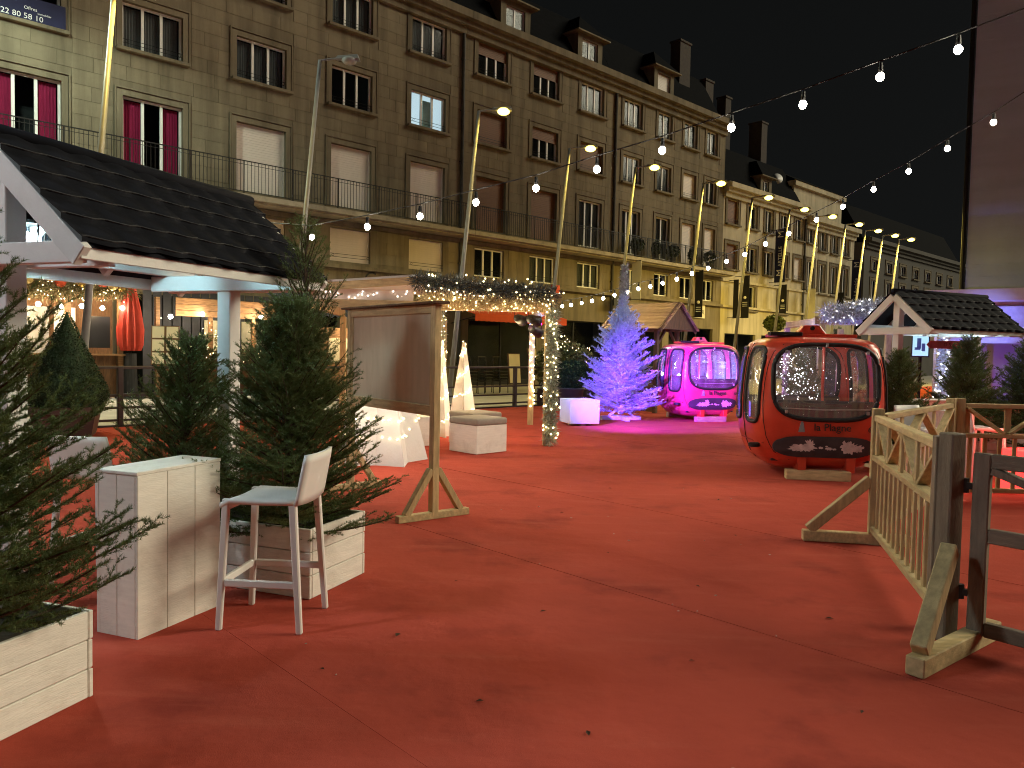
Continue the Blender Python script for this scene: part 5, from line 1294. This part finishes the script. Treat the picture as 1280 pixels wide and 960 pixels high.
def terrace3():
    t = thing('sheet_roof_chalet', 'wooden chalet with a blue grey ribbed sheet roof behind the notice board', 'chalet', S(-4.6, 4.2, 0), FRZ); L = 3.6
    for i in range(8): plank('plank', (L / 2, 0, .14 + .28 * i), (L, .05, .265), BROWNX, t, .004)
    mb = MB(); n = 60
    vs = []; 
    for r_ in (0, 1):
        for i in range(n + 1): vs.append((-.4 + (L + .8) * i / n, -.7 + 2.2 * r_, 2.55 + .85 * r_ + .03 * (1 if (i // 2) % 2 else -1)))
    MB().add(vs, [(i, i + 1, n + 2 + i, n + 1 + i) for i in range(n)]).build('roof', TIN, t)
    for x in (0, L): plank('post', (x, -.5, 1.25), (.12, .12, 2.5), BROWNX, t)
    MB().box((L / 2, -.03, 1.5), (1.4, .03, .8)).build('hatch', mat('cream_window', (.45, .40, .28), .6), t)
    lamp('chalet_light', 'POINT', t, (L / 2, -.6, 2.2), 25, (1, .75, .4), .12)
terrace3()
# terrace furniture behind the pavilion
menu_board('white menu stand seen through the garland pavilion', S(4.1, 5.0, 0), FRZ, .62, 1.15, .35, (1, 1), .1)
menu_board('cream slanted menu stand right of the white one', S(5.6, 4.6, 0), FRZ + R(8), .55, 1.0, .75, (1, 1), .25)
t = thing('stacked_chairs', 'dark stacked terrace chairs behind the railing', 'chairs', S(2.0, 4.8, 0), FRZ)
for i in range(3):
    x = .75 * i
    for k in range(4): MB().box((x, 0, .45 + .12 * k), (.45, .45, .03)).build('seat', IRON, t, .01)
    for sx in (-1, 1):
        for sy in (-1, 1): MB().bar((x + sx * .22, sy * .22, 0), (x + sx * .2, sy * .2, 1.2 if sy > 0 else .8), .03, .03).build('leg', IRON, t)
    MB().tube([(x - .2, .2, 1.2), (x - .18, .24, 1.35), (x + .18, .24, 1.35), (x + .2, .2, 1.2)], .02, 6).build('back_hoop', IRON, t)
for i, (u, v) in enumerate(((7.4, 4.2), (8.6, 4.4))):
    t = thing('terrace_shrub', ('bushy terrace shrub under the orange awning edge', 'bushy terrace shrub right of the awning')[i], 'shrub', S(u, v, 0), i, 'terrace shrubs')
    MB().lathe([(.22, 0), (.28, .5), (.24, .5)], 12).build('pot', POTG, t); obj('leaves', mesh_np('leaves', *leafy(900, .5, .5, .65, .09, 90 + i)), LEAF1, t, (0, 0, 1.05))

# ------------------------------------------------------------------ right hand shelter corner
def right_corner():
    hut('white timber shelter with a dark tiled roof behind the fence', (6.72, 13.3), R(66), L=2.05)
    d = Vector((math.sin(R(66)), math.cos(R(66)), 0)); p = Vector((6.72, 13.3, 0)) + d * 1.5
    lantern('glowing black lantern inside the shelter behind the fence', (p.x, p.y, 2.24), (.62, .95, 1.0), 60)
    t = thing('finger_sign', 'red pointed finger sign hanging in the shelter behind the fence', 'sign', (7.72, 13.5, 1.86), R(-8))
    MB().prism([(-.36, 0), (-.30, -.07), (.32, -.07), (.32, .07), (-.30, .07)], lambda p, q: (p, -.012, q), lambda p, q: (p, .012, q)).build('board', mat('red_sign_paint', (.62, .09, .08), .5), t)
    text('lettering', 'D S T A N', .085, mat('sign_print', (.22, .03, .02), .6), t, (.1, -.016, 0), (R(90), 0, 0), .002)
    for lab, loc, rz, nm, pr, sx, sz in (
        ('spruce close behind the right side of the nearer gondola', (5.55, 10.9, .10), .3, NEEDLE, SP_D, .85, .82),
        ('dull spruce left of the far post of the fenced shelter', (7.55, 12.6, .10), 1.3, NEEDLE2, SP_D, .95, .95),
        ('broad dull spruce right of the far post of the fenced shelter', (9.05, 13.2, .10), 2.2, NEEDLE2, SP_D, 1.15, .98),
        ('low spruce at the picture edge behind the red lit stool', (8.75, 11.8, .05), 4.0, NEEDLE2, SP_D, 1.1, .75),
        ('small yellow lit spruce far behind under the shelter gable', (7.9, 18.5, .10), 5.1, mat('yellow_lit_needles', (.16, .15, .04), .6, .3, 4), SP_D, .7, 1.1)):  # last one has the yellow light put into its needle colour
        place_tree(lab, pr, loc, rz, sx, sz, nm=nm)
    planter('white plank planter under the spruce beside the nearer gondola', (5.55, 10.9, 0), R(10), .6, .6, .40)
    planter('white plank planter under the spruces of the fenced shelter', (7.6, 12.6, 0), R(10), .7, .6, .40)
    planter('white plank planter at the picture edge behind the red lit stool', (8.8, 12.4, 0), R(10), 1.3, .6, .40)
    bar_counter('white bar counter behind the corner of the timber fence', (6.35, 11.35, 0), R(10), .70, .34, 1.0)
    bar_counter('second white bar counter, right of the fence corner post', (5.55, 9.75, 0), R(80), .32, .62, .95)
    s2 = dup(st, (6.02, 9.75, 0), R(95), 'white bar stool glowing red behind the crossed fence panel')
    dup(st, (5.2, 9.55, 0), R(20), 'white bar stool between the fence corner and the shelter')
    t = thing('light_cube', 'glowing red light cube on the carpet inside the fence', 'light cube', (6.35, 9.35, 0), R(20))
    MB().box((0, 0, .26), (.42, .42, .50)).build('shell', emat('red_light_cube', (1.0, .035, .03), .8, True), t, .04, True, seg=3)
    MB().box((0, 0, .01), (.36, .36, .02)).build('foot', PRINT, t)
    lamp('cube_light', 'POINT', t, (0, 0, .75), 6, (1, .10, .07), .2)
    pavilion('second garland pavilion, blue lit, behind the fenced shelter', (8.55, 15.3, 0), R(-4), W=2.3, D=2.4, m_l=FAIRYW, power=9, lcol=(.22, .28, 1.0), garl=mat('blue_lit_garland', (.55, .58, .72), .7, .2, 12), full=False)  # blue of the light is put into the garland colour too
    t = thing('poster_light_box', 'lit pale blue poster box far behind under the shelter', 'light box', (15.8, 29.5, 0), R(-30))
    MB().box((0, 0, 2.15), (.62, .14, .95)).build('case', IRON, t, .01); MB().box((0, -.075, 2.15), (.54, .02, .86)).build('screen', emat('poster_light', (.45, .85, .90), .22), t)
    for i, (x, z, w_, h_) in enumerate(((-.05, 2.2, .14, .4), (.1, 2.05, .12, .3), (-.1, 2.0, .2, .1))): MB().box((x, -.088, z), (w_, .006, h_)).build('print', mat('poster_print', (.10, .28, .36), .6), t)
    MB().tube([(0, 0, 0), (0, 0, 1.68)], .06, 8).build('stem', IRON, t)
    t = thing('low_table', 'low pale blue lit table behind the nearer gondola', 'table', (6.55, 14.6, 0), .2)
    MB().box((0, 0, .62), (1.2, .7, .05)).build('top', WHITEH, t, .008)
    for x in (-.5, .5): MB().box((x, 0, .30), (.06, .5, .59)).build('leg', WHITEH, t)
    # clothes line of pale stockings at the edge
    t = thing('stocking_line', 'row of pale cloth stockings hanging at the picture edge', 'decoration', (9.7, 13.9, 0), R(-5))
    for x in (-.3, 1.2): MB().tube([(x, 0, 0), (x, 0, 2.0)], .02, 6).build('pole', STEEL, t)
    MB().tube([(-.3, 0, 1.9), (1.2, 0, 1.9)], .012, 6).build('line', STEEL, t)
    for i in range(7):
        x = -.15 + .19 * i; MB().prism([(x - .05, 1.88), (x + .05, 1.88), (x + .045, 1.45), (x + .10, 1.33), (x + .02, 1.28), (x - .05, 1.42)], lambda p, q: (p, -.015, q), lambda p, q: (p, .015, q)).build('stocking', mat('blue_lit_white_cloth', (.50, .52, .62), .85), t, .006)  # white cloth with the blue light put into its colour
right_corner()
# lit tree added in place of lights reflected in the nearer gondola window
SP_L = SP_D
t = place_tree('added spruce with cool white specks for reflected lights, behind the nearer gondola', SP_D, (5.05, 13.2, 0), 2.0, .72, .92)
rng = np.random.default_rng(6); mb = MB()
for i in range(230):
    h_ = rng.random() ** 1.25; a = rng.random() * 6.283; r_ = (.52 * (1 - h_) + .03) * rng.uniform(.8, 1.05); mb.octa((r_ * math.cos(a), r_ * math.sin(a), .1 + 1.65 * h_), .010)
mb.build('fairy_lights', FAIRYW, t, kind='stuff')

# ------------------------------------------------------------------ grey building on the right
def right_building():
    d = Vector((.80, -.60, 0)); o = Vector((18.6, 31.5, 0)); rz = math.atan2(d.y, d.x); L = 6.6
    t = thing('grey_stone_building', 'tall grey stone building with a blue lit canopy at the picture edge', 'building', o, rz)
    ops = [(2.75, 5.0, 5.4, 11.0)]
    wl = obj('wall', wall_open(L, -.03, 24, ops, .35, 10), STONEG, t)
    bl = blocks(L, 4.5, 23, ops, 1.1, .50, 5, .12); mb = MB()
    for xa, xb, za, zb in bl: mb.box(((xa + xb) / 2, -.006, (za + zb) / 2), (xb - xa - .007, .016, zb - za - .007))
    mb.build('stone_cladding', STONEG, wl, kind='stuff')
    for xa, xb, za, zb in ops:
        f = MB()
        for x in (xa + .06, xb - .06, (xa + xb) / 2): f.box((x, .1, (za + zb) / 2), (.11, .12, zb - za))
        for z in (za + .05, zb - .05, (za + zb) / 2): f.box(((xa + xb) / 2, .1, z), (xb - xa - .24, .1, .1))
        wv = f.build('window', PVC, t); MB().box(((xa + xb) / 2, .12, (za + zb) / 2), (xb - xa - .1, .02, zb - za - .1)).build('pane', mat('dark_glass', (.02, .02, .025), .08, spec=.6), wv)
        MB().box((xa - .14, -.03, (za + zb) / 2), (.26, .06, zb - za + .4)).build('surround', STONEG, wv)
    MB().tube([(-.12, -.05, 0), (-.12, -.05, 24)], .09, 8).build('downpipe', IRON, t)
    c = MB().box((L / 2 - 1.7, -1.5, 4.05), (L, 2.95, .44)); c.build('canopy', mat('white_canopy', (.66, .66, .68), .5, .05, 1), t, .01)
    for x in (.5, 4.2): MB().tube([(x, -2.6, 0), (x, -2.6, 3.83)], .10, 12).build('canopy_post', PVC, t)
    MB().box((2.6, -2.2, 3.2), (7.5, .05, .9)).box((2.6, -2.3, 2.5), (7.5, .05, .5)).build('awning_sheet', mat('pale_awning', (.55, .56, .62), .6), t)
    for x in (1.0, 4.0): lamp('canopy_light', 'SPOT', t, (x, -6.5, .4), 420, (.22, .26, 1.0), .1, 36, .9, (x, -2.9, 2.7))
    return t
right_building()
# fallen leaves and litter on the carpet
rnd = random.Random(3); leafm = MB().add([(0, 0, 0), (.022, .012, .006), (.05, 0, .002), (.022, -.014, .008)], [(0, 1, 2, 3)]).mesh('fallen_leaf')
spots = [(.95, 3.9), (.35, 3.1), (-.1, 3.4), (1.3, 5.2), (.2, 4.6), (.8, 6.0), (-.35, 5.2), (1.95, 4.6), (1.6, 3.35), (-.9, 3.7), (-.6, 4.2), (.5, 7.5), (2.3, 8.3), (1.2, 8.9), (2.0, 6.7), (-.2, 2.75), (.62, 2.7)]
grit = MB()
for i, (x, y) in enumerate(spots):
    tag(obj('fallen_leaf', leafm, mat('dead_leaf', (.06, .03, .015), .9), None, (x, y, .004), (0, 0, i * 1.7)), 'small dry brown leaf lying on the red carpet', 'leaf', 'dry leaves on the carpet').scale = (rnd.uniform(.5, 1.2),) * 3
for i in range(26):
    x, y = rnd.uniform(-1.2, 2.6), rnd.uniform(2.8, 9); s_ = rnd.uniform(.003, .008); grit.box((x, y, .005), (s_ * rnd.uniform(1, 3), s_, .003), rnd.random() * 3)
tag(grit.build('litter', mat('pale_litter', (.5, .42, .36), .9), kind='stuff'), 'tiny pale crumbs scattered over the red carpet', 'litter', kind='stuff')
